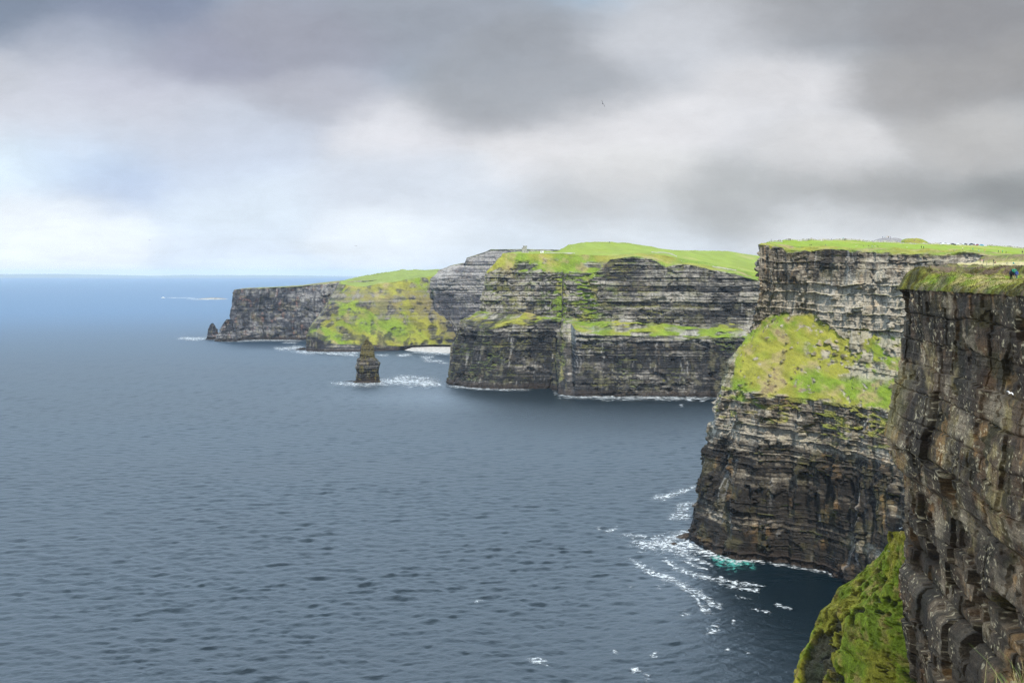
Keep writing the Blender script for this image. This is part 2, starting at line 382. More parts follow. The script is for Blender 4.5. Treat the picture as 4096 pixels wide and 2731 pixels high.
ow5 = U([(2030, 1011, 1830), (2100, 1011, 1815), (2240, 1012, 1805), (2300, 1011, 1795), (2400, 1013, 1785), (2500, 1009, 1778), (2600, 1004, 1785), (2700, 1012, 1785), (2850, 1040, 1765), (3000, 1062, 1760),
         (3100, 1074, 1760)], 2030, an, [(-.03, 2034, 1014, 1840), (-.15, 2060, 1034, 2000), (-.4, 2190, 1060, 2400)])
ow6 = U([(2060, 1009, 1900), (2228, 1008, 1880), (2248, 1000, 1865), (2300, 989, 1860), (2400, 987, 1870), (2600, 992, 1880), (2700, 1004, 1875), (2850, 1018, 1865), (3000, 1040, 1860), (3100, 1050, 1860)], 2060, an,
        [(-.03, 2062, 1012, 1910), (-.15, 2080, 1030, 2050), (-.4, 2200, 1060, 2400)])
ow7 = U([(2080, 1008, 2000), (2230, 1004, 1930), (2248, 995, 1925), (2272, 979, 1925), (2310, 972, 1930), (2380, 967, 1950), (2440, 968, 1950), (2500, 971, 1950), (2580, 982, 1960), (2650, 997, 1960), (2720, 1001, 1980),
         (2800, 1003, 2000), (2870, 1003, 2020), (2910, 1006, 2020), (2960, 1013, 2020), (3035, 1024, 2020), (3100, 1030, 2020)], 2080, an, [(-.03, 2082, 1012, 2010), (-.15, 2100, 1030, 2150), (-.4, 2210, 1060, 2450)])
ow8 = shift(ow7, 20, 400, -40)
for _r in (ow0, ow1, ow2, ow2b, ow3, ow4, ow5, ow6, ow7, ow8):   # the wall runs on behind the nearer headland
    _e = max(_r, key=lambda t: t[0])[1]; _r.append((1.25, _e + np.array((90, -18, 0)))); _r.append((1.7, _e + np.array((300, -70, 4 if _e[2] > 10 else 0))))
PAL_O = dict(c=[(.020, .020, .021), (.078, .072, .066), (.285, .265, .23), (.17, .13, .085), (.24, .225, .11)], stain=.3, lich=.25, streak=.4, seep=.5, wet=5, lay=.65)
def zone_O(s, z, us):
    up = ss(98, 104, z)
    but = ss(.355, .37, us)
    lo = .15 + .16 * np.exp(-((us - .378) / .018) ** 2) - .10 * np.exp(-((us - .31) / .05) ** 2) + .36 * ss(78, 92, z) + but * (.06 + .10 * ss(30, 60, z) + .20 * ss(66, 72, z) * (1 - ss(85, 90, z)))  # recess left of the buttress darkened, its shade put into the rock tone
    u_ = .44 + .16 * np.exp(-((z - 104) / 6) ** 2) - .10 * ss(.45, .6, us) * (1 - ss(110, 140, z)) + .1 * ss(.0, .3, .35 - us) - .12 * ss(158, 172, z)
    return lo * (1 - up) + u_ * up
def massive_O(s, z, us):
    return (1 - ss(45, 75, z)) * .8
def gmask_O(g, s, G, us, sid):
    z = G[..., 2]; u2 = np.broadcast_to(us[None, :], z.shape)
    cap = (sid == 5)[:, None]
    bare = ss(.52, .60, fbm(s / 34, z / 14, 5, 411)) * (1 - ss(182, 196, z)) * (1 - ss(.52, .62, u2))
    g = np.where(cap, g * (1 - bare * .95), g)
    led = ((sid == 2) | (sid == 3))[:, None]
    bl = ss(.47, .56, fbm(s / 22, z / 6 + G[..., 1] / 30, 5, 413) + .16 * (1 - ss(.12, .16, u2)))
    g = np.where(led, g * (1 - bl * .95), g)
    upw = (sid == 4)[:, None]
    seep = np.exp(-((u2 - .43 + .05 * (fbm(s / 40, z / 20, 3, 417) - .5)) / .035) ** 2) + .75 * np.exp(-((u2 - .34) / .03) ** 2)
    sg_ = ss(.56, .64, fbm(s / 10, z / 3.0, 4, 415) + .16 * seep + .05 * (1 - ss(.1, .4, u2)) - .06 * ss(.52, .6, u2))
    g = np.where(upw, np.maximum(g, sg_ * np.clip(seep + .35 * (1 - ss(.5, .56, u2)), 0, 1)), g)
    return g
O_OBJS = [('cliff', 0, 2, M_ROCK_O, False, 'dark lower sea wall with a square buttress under the tower headland', 'cliff'),
          ('grass_slope', 2, 4, M_GRASS_O, True, 'narrow grassy ledge halfway up the tower headland', 'ledge'),
          ('cliff', 4, 5, M_ROCK_O, False, 'banded grey upper rock wall of the tower headland', 'cliff'),
          ('grass_slope', 5, 6, M_GRASS_O, True, 'steep yellow-green cap of grass and brown earth below the round tower', 'slope'),
          ('grassland', 6, 9, M_FIELD, True, 'rounded bright green hill rising behind the stone tower', 'hill')]
headland('tower', [below(ow0, -3), ow0, ow1, ow2, ow2b, ow3, ow4, ow5, ow6, ow7, ow8], [4, 190, 40, 8, 150, 70, 30, 30, 30, 8], 1100, 1, (-.4, 1.7),
         ['rock', 'rock', 'grass', 'grass', 'rock', 'grass', 'field', 'field', 'field', 'field'], 400, PAL_O,
         dict(big=9.0, rib=5.5, bed=1.5, blk=1.3, grv=2.4, fin=.75, pit=4.5), (3.2, 9.0), (1.1, 2.6), zone_O, (.80, .35, .30, .2),
         [(a, b, c, d, e, f, g_) for (a, b, c, d, e, f, g_) in O_OBJS] + [('grassland', 9, 10, M_FIELD, True, 'far green back slope of the tower hill', 'hill')],
         massive=massive_O, gmask=gmask_O, hum=1.6, ledge=.45, sc=2.0, shifts=5, wid=1.3)

# ---- grey headland behind the tower
an = [(1960, .5), (2400, 1.0)]
cw0 = U([(1738, 1388, 2520), (1800, 1390, 2500), (1960, 1392, 2480), (2400, 1392, 2460)], 1738, an, [(-.3, 1760, 1380, 2900)])
cw1 = U([(1742, 1180, 2540), (1800, 1175, 2525), (1960, 1170, 2500), (2400, 1170, 2480)], 1742, an, [(-.3, 1765, 1180, 2900)])
cw2 = U([(1728, 1120, 2546), (1780, 1110, 2530), (1960, 1100, 2505), (2400, 1100, 2490)], 1728, an, [(-.3, 1760, 1120, 2900)])
cw3 = U([(1766, 1078, 2560), (1800, 1062, 2560), (1860, 1051, 2560), (1867, 1031, 2550), (1930, 1011, 2545), (1960, 998, 2540), (2080, 997, 2540), (2240, 999, 2540), (2400, 1000, 2540)], 1766, an, [(-.3, 1790, 1085, 2900)])
cw4 = shift(cw3, 10, 90, 1.5)
cw5 = shift(cw3, 20, 420, -30)
PAL_C = dict(c=[(.050, .050, .060), (.115, .112, .118), (.27, .26, .25), (.22, .17, .13), (.22, .21, .14)], stain=.3, lich=.25, streak=.3, seep=.3, wet=-10)
def zone_C(s, z, us): return .24 + .34 * ss(108, 120, z) + .5 * np.exp(-((z - 137) / 3.5) ** 2) + .14 * ss(160, 175, z)
headland('grey', [cw0, cw1, cw2, cw3, cw4, cw5], [110, 36, 60, 14, 6], 420, 0, (-.3, 1.0), ['rock', 'rock', 'rock', 'grass', 'grass'], 500, PAL_C,
         dict(big=8, rib=4.5, bed=1.6, blk=1.2, grv=2.2, fin=.8, pit=3), (4, 11), (1.6, 4), zone_C, (.6, .4, .2, .1),
         [('cliff', 0, 3, M_ROCK_F, False, 'tall grey banded cliff behind the tower headland, above the white beach', 'cliff'),
          ('grassland', 3, 5, M_GRASS_F, True, 'thin strip of grass on top of the tall grey banded cliff', 'grass')],
         massive=lambda s, z, us: 1 - ss(95, 110, z), hum=1.0, sc=2.5, shifts=2, wid=1.5)

# ---- far headland, black rock face
an = [(1375, .9), (1600, 1.0)]
aw0 = U([(937, 1361, None), (945, 1361, None), (960, 1360, None), (1050, 1358, None), (1225, 1360, None), (1375, 1362, None), (1600, None, 2700)], 937, an, [(-.2, 960, None, 3000), (-.4, 1100, None, 3400)])
aw0b = U([(934, 1335, 2764), (942, 1330, 2766), (960, 1330, 2767), (1050, 1330, 2788), (1225, 1330, 2769), (1375, 1330, 2752), (1600, 1330, 2720)], 934, an, [(-.2, 955, 1335, 3000), (-.4, 1100, 1310, 3400)])
aw1 = U([(928, 1284, 2768), (934, 1280, 2770), (945, 1280, 2771), (1050, 1280, 2794), (1225, 1280, 2776), (1375, 1270, 2758), (1600, 1270, 2730)], 928, an, [(-.2, 950, 1280, 3000), (-.4, 1110, 1260, 3400)])
aw1b = U([(926, 1262, 2772), (950, 1262, 2773), (1050, 1262, 2796), (1225, 1262, 2780), (1375, 1255, 2762), (1600, 1250, 2732)], 926, an, [(-.2, 945, 1262, 3000), (-.4, 1112, 1240, 3400)])
aw2 = U([(943, 1158, 2782), (980, 1153, 2788), (1100, 1150, 2806), (1200, 1145, 2800), (1300, 1133, 2794), (1375, 1127, 2790), (1600, 1115, 2750)], 943, an, [(-.2, 975, 1155, 3000), (-.4, 1120, 1150, 3400)])
aw3 = U([(950, 1157, 2850), (985, 1152, 2900), (1100, 1147, 2950), (1200, 1141, 2950), (1300, 1129, 2950), (1375, 1121, 2950), (1600, 1112, 2900)], 950, an, [(-.2, 980, 1154, 3050), (-.4, 1125, 1149, 3450)])
aw4 = shift(aw3, 20, 300, -30)
PAL_A = dict(c=[(.024, .026, .033), (.080, .080, .090), (.24, .235, .23), (.27, .14, .10), (.19, .17, .10)], stain=.5, lich=.4, streak=.3, seep=.7, wet=5, lay=.3)
headland('far', [below(aw0, -3), aw0, aw0b, aw1, aw1b, aw2, aw3, aw4], [3, 20, 30, 10, 70, 12, 5], 420, 1, (-.4, 1.0), ['rock', 'rock', 'rock', 'rock', 'rock', 'grass', 'grass'], 600, PAL_A,
         dict(big=9, rib=9, bed=.8, blk=1.2, grv=1.6, fin=.9, pit=4), (5, 12), (2, 5), lambda s, z, us: .34 + .22 * ss(100, 120, z), (.1, .6, .8, .1),
         [('cliff', 0, 5, M_ROCK_F, False, 'dark straight sea cliff of the farthest headland at left', 'cliff'),
          ('grassland', 5, 7, M_GRASS_F, True, 'brown turf on top of the dark farthest sea cliff', 'turf')],
         massive=lambda s, z, us: np.full_like(z, .75), hum=.8, sc=2.4, shifts=2)

# ---- far grass headland with low black shelf
an = [(1500, .45), (1860, 1.0)]
bw0 = U([(1223, 1404, None), (1300, 1406, None), (1440, 1407, None), (1600, 1402, None), (1660, 1397, None), (1720, 1393, None), (1860, 1390, None)], 1223, an, [(-.08, 1226, None, 2480), (-.3, 1236, None, 2740)])
bw1 = U([(1226, 1340, 2388), (1268, 1348, 2386), (1300, 1364, 2384), (1340, 1374, 2382), (1450, 1380, 2378), (1600, 1384, 2396), (1660, 1380, 2420), (1720, 1378, 2440), (1860, 1380, 2460)], 1226, an, [(-.08, 1230, 1336, 2480), (-.3, 1240, 1330, 2740)])
bw2 = U([(1236, 1318, 2420), (1275, 1300, 2440), (1320, 1310, 2440), (1400, 1310, 2440), (1500, 1315, 2440), (1600, 1315, 2460), (1700, 1310, 2490), (1740, 1320, 2500), (1860, 1320, 2510)], 1236, an, [(-.08, 1238, 1310, 2500), (-.3, 1248, 1300, 2750)])
bw3 = U([(1282, 1262, 2490), (1330, 1225, 2510), (1400, 1215, 2520), (1500, 1215, 2520), (1600, 1215, 2530), (1700, 1210, 2545), (1745, 1200, 2550), (1860, 1200, 2560)], 1282, an, [(-.08, 1284, 1255, 2560), (-.3, 1290, 1240, 2770)])
bw4 = U([(1362, 1135, 2640), (1400, 1142, 2640), (1460, 1145, 2640), (1500, 1138, 2640), (1600, 1122, 2640), (1700, 1108, 2640), (1745, 1100, 2640), (1860, 1095, 2640)], 1362, an, [(-.08, 1360, 1134, 2690), (-.3, 1356, 1132, 2800)])
bw5 = U([(1364, 1123, 2860), (1410, 1112, 2950), (1460, 1101, 3000), (1560, 1086, 3050), (1610, 1079, 3080), (1700, 1079, 3080), (1770, 1077, 3080), (1860, 1077, 3080)], 1364, an, [(-.08, 1362, 1124, 2880), (-.3, 1358, 1125, 2950)])
bw6 = shift(bw5, 0, 300, -40)
PAL_B = dict(c=[(.018, .018, .022), (.075, .07, .066), (.18, .165, .14), (.2, .14, .09), (.2, .19, .09)], stain=.3, lich=.3, streak=.2, seep=.3, wet=3, brown=(66, 132), field=(.22, .24, .06))
def gmask_B(g, s, G, us, sid):
    z = G[..., 2]; u2 = np.broadcast_to(us[None, :], z.shape)
    sl = ((sid >= 2) & (sid <= 4))[:, None]
    bare = ss(.46, .70, fbx(s / 26, z / 6, 4, 611) + .10 * np.exp(-((z - 88) / 22) ** 2) - .05)
    corner = ss(.52, .72, fbm(s / 20, z / 14, 4, 613) + .35 * (1 - ss(.02, .16, u2)))
    gully = np.exp(-((u2 - .80 + .012 * np.sin(z / 9)) / .014) ** 2) * ss(45, 60, z) * (1 - ss(125, 140, z)) * ss(.3, .5, fbm(s / 6, z / 6, 4, 615) + .2)
    grey = ss(.84, .90, u2 + .1 * (fbm(s / 30, z / 30, 3, 617) - .5)) * (1 - ss(50, 110, z))
    return np.where(sl, g * (1 - np.clip(.42 * bare + .8 * corner + gully + .5 * grey, 0, 1)), g)
headland('green', [below(bw0, -3), bw0, bw1, bw2, bw3, bw4, bw5, bw6], [3, 40, 40, 60, 60, 40, 6], 520, 1, (-.3, 1.0), ['rock', 'rock', 'grass', 'grass', 'grass', 'field', 'field'], 700, PAL_B,
         dict(big=7, rib=4, bed=1.0, blk=1.2, grv=1.8, fin=.8, pit=3), (3, 8), (1.5, 3.5), lambda s, z, us: .22 + .22 * ss(22, 60, z), (.60, .45, .30, .1),
         [('cliff', 0, 2, M_ROCK_F, False, 'low black rock shelf at the foot of the far green slope', 'cliff'),
          ('grass_slope', 2, 5, M_GRASS_F, True, 'far olive and yellow-green hillside falling to a low black shelf', 'slope'),
          ('grassland', 5, 7, M_GRASS_F, True, 'pale green pasture on the skyline of the far hillside', 'pasture')],
         massive=lambda s, z, us: np.full_like(z, .4), gmask=gmask_B, hum=2.6, sc=3.0, shifts=3)

# ------------------------------------------------------------------ near cliff on the right
EY = np.array([20, 60, 110, 150, 224, 229, 250, 335, 420, 480.]); EX = np.array([16, 51, 64, 70, 79, 83, 93, 134, 176, 205.])
def near_cliff():
    ycol = np.concatenate([np.linspace(20, 108, 60, endpoint=False), np.linspace(108, 236, 760, endpoint=False), np.linspace(236, 480, 60)])
    nu = len(ycol); xcol = np.interp(ycol, EY, EX)
    tx = np.gradient(xcol); ty = np.gradient(ycol); ln = np.hypot(tx, ty)
    ox, oy = -ty / ln, tx / ln                                   # outward
    ker = np.ones(25) / 25
    ox = np.convolve(np.pad(ox, 12, mode='edge'), ker, 'valid'); oy = np.convolve(np.pad(oy, 12, mode='edge'), ker, 'valid')
    s = np.concatenate([[0], np.cumsum(np.hypot(np.diff(xcol), np.diff(ycol)))])
    zr = np.concatenate([np.linspace(-3, 78, 30, endpoint=False), np.linspace(78, 167.2, 520)])
    nv = len(zr)
    zp = [0, 78, 86, 90, 98, 102, 103, 112, 113.5, 118, 122, 125, 131, 132.5, 134, 137, 139, 144, 152, 158, 167]
    dp = [3.0, 4.4, 3.6, 2.9, 1.3, .4, -.4, -.2, 1.3, 1.4, 1.0, .7, .8, .6, -1.2, -1.7, -2.3, -1.7, -.2, .5, .3]
    Sx = np.broadcast_to(s[None, :], (nv, nu)); Z = np.broadcast_to(zr[:, None], (nv, nu))
    Zd = Z - .02 * (Sx - s[-1] * .6)
    prof = -np.interp(Zd + 3.0 * (fbx(Sx / 22, Z * 0, 3, 801) - .5), zp, dp)
    B1 = beds(Sx, Z, 810, 2.4, 8.5, .8, .01, 1.1); B2 = beds(Sx, Z, 811, .35, 1.1, .5, .01, 1.6); B3 = beds(Sx, Z, 812, 6.0, 15.0, .6, .01, .6); B3L = beds(Sx, Z, 813, 4.5, 10.0, .6, .01, 1.1); B3 = {k_: np.where(Z > 128, B3[k_], B3L[k_]) for k_ in B3}
    low = 1 - ss(118, 128, Z)
    d = prof + 1.3 * 2 * (fbx(Sx / 24, Z / 34, 3, 803) - .5)
    d += (.58 + .42 * low) * 1.0 * 2 * (B3['hb'] - .5) + (.45 + .35 * low) * 2 * (.5 * B1['hb'] + .3 * B1['hk'] + .2 * B1['hk2'] - .5)
    d -= .9 * (.5 + .5 * low) * np.exp(-(B1['t'] / .35) ** 2) * (.3 + B1['hk2']) + 1.1 * np.exp(-(B3['je'] / .35) ** 2) * ss(.35, .6, B3['hb2']) * (.6 + .4 * low) + .5 * np.exp(-(B1['je'] / .2) ** 2) * ss(.5, .7, B1['hb2'])
    d += .07 * 2 * (B2['hk'] - .5) + .07 * 2 * (B2['hb'] - .5)
    d -= 1.6 * ss(.64, .67, fbx(Sx / 9, Z / 6, 4, 805)) * (.3 + .7 * low)
    # square pockets where blocks have dropped out under the overhang
    for (yy, zz, wy_, hz, dep) in ((186, 133, 3.0, 4.5, 4.0), (176, 112, 2.0, 7, 3.5), (205, 117, 5, 4, 3.0), (160, 120, 5, 4, 3.2), (222, 163, 3.0, 5, 2.6), (150, 162, 4, 3, 1.5)):
        s0 = np.interp(yy, ycol, s)
        d -= dep * ss(1.25, .85, np.abs(Sx - s0 + .4 * (B2['hb'] - .5)) / wy_) * ss(1.25, .85, np.abs(Z - zz + .6 * (B1['hb'] - .5)) / hz * 2)
    d += .22 * (fbm(Sx / 1.6, Z / 1.6, 5, 807) - .5)
    X = xcol[None, :] + ox[None, :] * d; Y = ycol[None, :] + oy[None, :] * d
    G = np.stack([X, Y, Z], -1)
    # albedo
    n1 = fbm(Sx / 6, Z / 6, 5, 821); n2 = fbx(Sx / 1.6, Z / 18, 4, 823); n3 = fbm(Sx / 14, Z / 9, 4, 825); n4 = fbm(Sx / 2, Z / 2, 5, 827)
    C = np.broadcast_to(np.array((.085, .062, .040)), (nv, nu, 3)).copy()
    C = mixc(C, np.array((.155, .092, .045)), ss(.42, .62, n3) * .85)
    C = mixc(C, np.array((.15, .118, .085)), ss(.50, .72, .5 * B1['hk'] + .5 * n1) * .8)
    C = mixc(C, np.array((.055, .050, .014)), ss(.52, .66, fbm(Sx / 5, Z / 4, 4, 829) + .12 * ss(150, 164, Z)) * .75)
    C = mixc(C, np.array((.020, .017, .013)), ss(.55, .72, .6 * n2 + .4 * n4) * .75)
    green = ss(.48, .60, fbm(Sx / 7, Z / 9, 4, 831) + .10 * np.exp(-((Z - 143) / 8) ** 2) - .06) * ss(118, 132, Z) * (1 - ss(153, 160, Z))
    C = mixc(C, np.array((.27, .235, .125)), green * ss(.40, .62, n2 * .4 + n4 * .6) * .8)
    C = mixc(C, np.array((.235, .20, .16)), ss(.44, .62, fbx(Sx / 9, Z / 3.0, 4, 833)) * np.exp(-((Z - 123) / 8) ** 2) * .85)
    C = mixc(C, np.array((.165, .138, .105)), low * ss(.40, .7, .6 * B1['hb'] + .4 * n1) * .65)
    C = mixc(C, np.array((.30, .185, .075)), ss(.56, .70, fbm(Sx / 4, Z / 9, 4, 837)) * ss(.45, .6, n4) * .6)
    C = mixc(C, np.array((.33, .30, .25)), ss(.57, .70, fbm(Sx / 5, Z / 5, 5, 839) + .08 * (B3['hb'] - .5)) * .6)
    C = mixc(C, np.array((.022, .018, .014)), ss(.42, .62, fbm(Sx / 8, Z / 5, 4, 834) + .10 * low + .12 * ss(150, 162, Z) * ss(185, 215, np.broadcast_to(ycol[None, :], (nv, nu)))) * .7)
    sp = ss(.70, .74, fbm(Sx / .8, Z / .42, 3, 835)) * ss(.45, .6, n1 + .04)
    C = mixc(C, np.array((.55, .53, .42)), sp * .8)
    corner = ss(209, 222, np.broadcast_to(ycol[None, :], (nv, nu))) * ss(134, 140, Z) * (1 - ss(149, 153, Z))
    C = mixc(C, np.array((.22, .21, .10)), corner * .6)
    C = C * (.50 + 1.0 * n4)[..., None] * np.array((1.28, .99, .71))
    me = raw_mesh('cliff', G.reshape(-1, 3), grid_quads(nv, nu), C.reshape(-1, 3))
    near_cliff.rim = G[-1].copy()
    return tag(link('cliff', me, M_ROCK_N), 'dark brown overhanging rock face with lichen streaks nearest at right', 'cliff', kind='structure')
near_cliff()

def near_top():
    rim = near_cliff.rim
    off = np.concatenate([[-.40, -.34, -.26, -.16, -.08], np.linspace(0, 12, 100), 12 + np.cumsum(np.linspace(.15, 3.2, 75))])
    nr, nc = len(off), len(rim)
    fade = np.exp(-np.clip(off, 0, None) / 6)[:, None]
    xs_ = np.interp(rim[:, 1], EY, EX)
    X = (xs_ + .2)[None, :] + off[:, None] + (rim[:, 0] - xs_ - .2)[None, :] * fade
    Y = np.broadcast_to(rim[None, :, 1], (nr, nc)); O = np.broadcast_to(off[:, None], (nr, nc))
    base = np.interp(Y, [20, 110, 224, 250, 335, 420, 480], [167.2, 167.2, 167.0, 168.0, 171.6, 173.0, 174.2])
    lift = np.interp(Y, [20, 224, 260, 480], [1.9, 1.6, .8, .2])
    Z = base + lift * ss(-.2, 4.0, O) + np.interp(Y, [20, 150, 224, 300], [.0, .3, .0, .0]) * ss(4, 30, O)
    bank = ss(.42, .72, fbm(X / 7.5, Y / 11, 4, 841))
    flat = 1 - ss(150, 172, Y) * 0
    near = (1 - ss(250, 330, Y)) * (1 - .9 * ss(140, 150, Y) * (1 - ss(174, 184, Y)) * (1 - ss(8, 13, O)))
    path = np.exp(-((O - (5.2 + .02 * (Y - 167))) / 1.8) ** 2) * (1 - ss(178, 195, Y))
    Z = Z + (2.3 * bank + .8 * (fbm(X / 2.2, Y / 2.8, 4, 843) - .5)) * (.12 + .88 * near) * ss(-.2, 1.6, O) * (1 - .8 * path)
    Z = Z + .22 * (fbm(X / .7, Y / .9, 3, 845) - .5) * ss(0, .6, O)
    Z = Z + 1.2 * np.exp(-(((X - 118) / 14) ** 2 + ((Y - 268) / 16) ** 2)) + 3.6 * np.exp(-(((X - 212) / 22) ** 2 + ((Y - 458) / 18) ** 2))
    Z = Z - (.12 + .45 * fbm(X * 0 + Y / 1.4, Y * 0, 4, 847)) * ss(.3, -.40, O)
    Z = Z + (.12 + .75 * fbm(Y / 4, X * 0, 4, 849)) * ss(-.40, -.2, O) * (1 - ss(1.5, 5, O))
    G = np.stack([X, Y, Z], -1)
    n4 = fbm(X / 1.1, Y / 1.1, 4, 851)
    C = grass_col(X * 1.6, Y * 1.2, 853, .35, (.5, .8, .1, .0))
    heath = np.clip(ss(.34, .52, bank * .65 + .35 * fbm(X / 3, Y / 3.5, 4, 855)) * (1 - ss(300, 335, Y)) + ss(430, 450, Y) * .7, 0, 1) * (1 - .85 * path)
    hc = mixc(np.broadcast_to(np.array((.052, .045, .014)), G.shape).copy(), np.array((.115, .075, .055)), ss(.45, .62, fbm(X / 3.2, Y / 3.2, 4, 857)))
    hc = mixc(hc, np.array((.16, .17, .03)), ss(.55, .70, n4) * .6)
    C = C * (1 - heath[..., None] * .9) + hc * heath[..., None] * .9
    heath = np.maximum(heath, ss(1.3, .1, O + 1.5 * (n4 - .5)) * .8); C = C * (1 - .0); C = mixc(C, hc, ss(1.3, .1, O + 1.5 * (n4 - .5)) * .7)
    straw = ss(325, 345, Y) * (1 - ss(425, 440, Y))
    C = mixc(C, np.array((.46, .38, .20)), np.clip(straw * ss(.35, .5, n4 + .1), 0, 1) * .85)
    C = mixc(C, np.array((.38, .31, .15)), path * .6 * ss(.4, .55, n4))
    C = C * (.75 + .5 * n4)[..., None]
    near_top.G, near_top.C = G, C
    me = raw_mesh('headland_top', G.reshape(-1, 3), grid_quads(nr, nc), C.reshape(-1, 3), smooth=True)
    return tag(link('headland_top', me, M_GRASS_N), 'hummocky heather and grass on top of the dark nearest cliff', 'heath', kind='structure')
near_top()

def tussocks():
    """heather sprigs and grass blades standing on the near headland"""
    G, C = near_top.G, near_top.C
    r = np.random.default_rng(45); n = 15000
    i = r.integers(4, 165, n); j = r.integers(150, G.shape[1] - 120, n)
    P_ = G[i, j] + np.stack([r.normal(0, .25, n), r.normal(0, .25, n), r.normal(0, .02, n)], -1); Cc = C[i, j] * r.uniform(.6, 1.5, (n, 1))
    VV, CC = [], []
    for k in range(4):
        a = r.uniform(0, 6.28, n); h = r.uniform(.06, .26, n); w = r.uniform(.015, .045, n); ln = r.uniform(.05, .3, n)
        dx, dy = np.cos(a), np.sin(a)
        b0 = P_ + np.stack([-dy * w, dx * w, -.05 + 0 * h], -1); b1 = P_ + np.stack([dy * w, -dx * w, -.05 + 0 * h], -1)
        t0 = P_ + np.stack([dx * ln + dy * w * .3, dy * ln - dx * w * .3, h], -1); t1 = P_ + np.stack([dx * ln - dy * w * .3, dy * ln + dx * w * .3, h], -1)
        VV.append(np.stack([b0, b1, t0, t1], 1).reshape(-1, 3)); CC.append(np.repeat(Cc * r.uniform(.8, 1.25, (n, 1)), 4, 0))
    V = np.concatenate(VV); Q = np.arange(len(V)).reshape(-1, 4)
    me = raw_mesh('heather', V, Q, np.concatenate(CC))
    tag(link('heather', me, M_GRASS_N), 'rough heather and grass tussocks growing on the nearest headland top', 'heather', kind='stuff')
tussocks()

# ------------------------------------------------------------------ grassy spur below the near cliff
def spur():
    Lp = [(3604, 2160, 262), (3560, 2215, 268), (3500, 2255, 273), (3440, 2300, 278), (3340, 2385, 285), (3282, 2440, 288), (3262, 2500, 288), (3236, 2560, 287), (3202, 2610, 285), (3182, 2660, 283), (3176, 2740, 280), (3170, 3000, 274), (3120, 3900, 262)]
    Rp = [(3650, 2120, 244), (3660, 2240, 238), (3660, 2330, 236), (3660, 2400, 235), (3680, 2500, 234), (3700, 2560, 232), (3720, 2640, 230), (3740, 2700, 229), (3760, 2760, 228), (3780, 2830, 227), (3800, 2920, 226), (3860, 3200, 224), (3950, 4200, 215)]
    t0 = np.linspace(0, 1, len(Lp)); t = np.linspace(0, 1, 420)
    ip = lambda a: np.stack([np.interp(t, t0, np.array([P(*p) for p in a])[:, k]) for k in range(3)], -1)
    Lw, Rw = ip(Lp), ip(Rp)
    Bw = Lw + np.array((12, 34, -26.0)); Bw2 = Lw + np.array((30, 80, -75.0))
    w1 = np.linspace(0, 1, 260)
    front = Lw[:, None] * (1 - w1)[None, :, None] + Rw[:, None] * w1[None, :, None]
    w2 = np.linspace(1, 0, 40, endpoint=False)
    back = Lw[:, None] * (1 - w2)[None, :, None] + Bw[:, None] * w2[None, :, None]
    w3 = np.linspace(1, 0, 8, endpoint=False)
    back2 = Bw[:, None] * (1 - w3)[None, :, None] + Bw2[:, None] * w3[None, :, None]
    G = np.concatenate([back2, back, front], 1)
    W = np.concatenate([-1 - w3, -w2, w1])
    nv, nu = G.shape[:2]
    n = grid_normals(G); n *= np.sign(n[..., 2].sum())
    X, Y, Z = G[..., 0], G[..., 1], G[..., 2]; Wb = np.broadcast_to(W[None, :], (nv, nu)); T = np.broadcast_to(t[:, None], (nv, nu))
    bul = 3.0 * np.sin(np.clip(Wb, 0, 1) * math.pi) ** .7
    al = np.concatenate([[0], np.cumsum(np.linalg.norm(np.diff(Lw, axis=0), axis=1))])
    a, b = Wb * 46.0, np.broadcast_to(al[:, None], (nv, nu)) + 0.0
    rock = np.clip(ss(.52, .60, fbm(a / 6, b / 6, 5, 861) + .38 * ss(.40, .62, T) * (1 - ss(.20, .42, Wb)) * ss(.03, .10, Wb) - .14) + ss(.67, .71, fbm(a / 2.6, b / 2.6, 4, 863)) * .9, 0, 1)
    crack = np.exp(-((Wb - (.30 + .1 * np.sin(T * 14) - .35 * (T - .45))) / .016) ** 2) * ss(.36, .42, T) * (1 - ss(.66, .7, T))
    d = bul + 1.5 * 2 * (fbm(a / 7, b / 7, 4, 865) - .5) + .16 * 2 * (fbm(a / 1.5, b / 1.5, 4, 867) - .5) - .6 * ss(.66, .72, fbm(a / 1.8, b / 1.5, 3, 868)) - 1.6 * rock * (.4 + fbm(a / 2, b / 1.2, 4, 869)) - 1.5 * crack
    G = G + n * d[..., None]
    C = grass_col(a * 1.2, b * 1.2, 871, .42, (.6, .4, .25, .1))
    C = C * np.array((1.30, 1.08, .62))
    C = mixc(C, np.array((.048, .040, .028)), np.clip(rock * .9 + crack, 0, 1))
    C = C * (.6 + .8 * fbm(a / 1.2, b / 1.2, 5, 873))[..., None]
    me = raw_mesh('grass_slope', G.reshape(-1, 3), grid_quads(nv, nu), C.reshape(-1, 3), smooth=True)
    return tag(link('grass_slope', me, M_GRASS_N), 'steep mossy green spur running down to the water beneath the nearest cliff', 'slope', kind='structure')
spur()

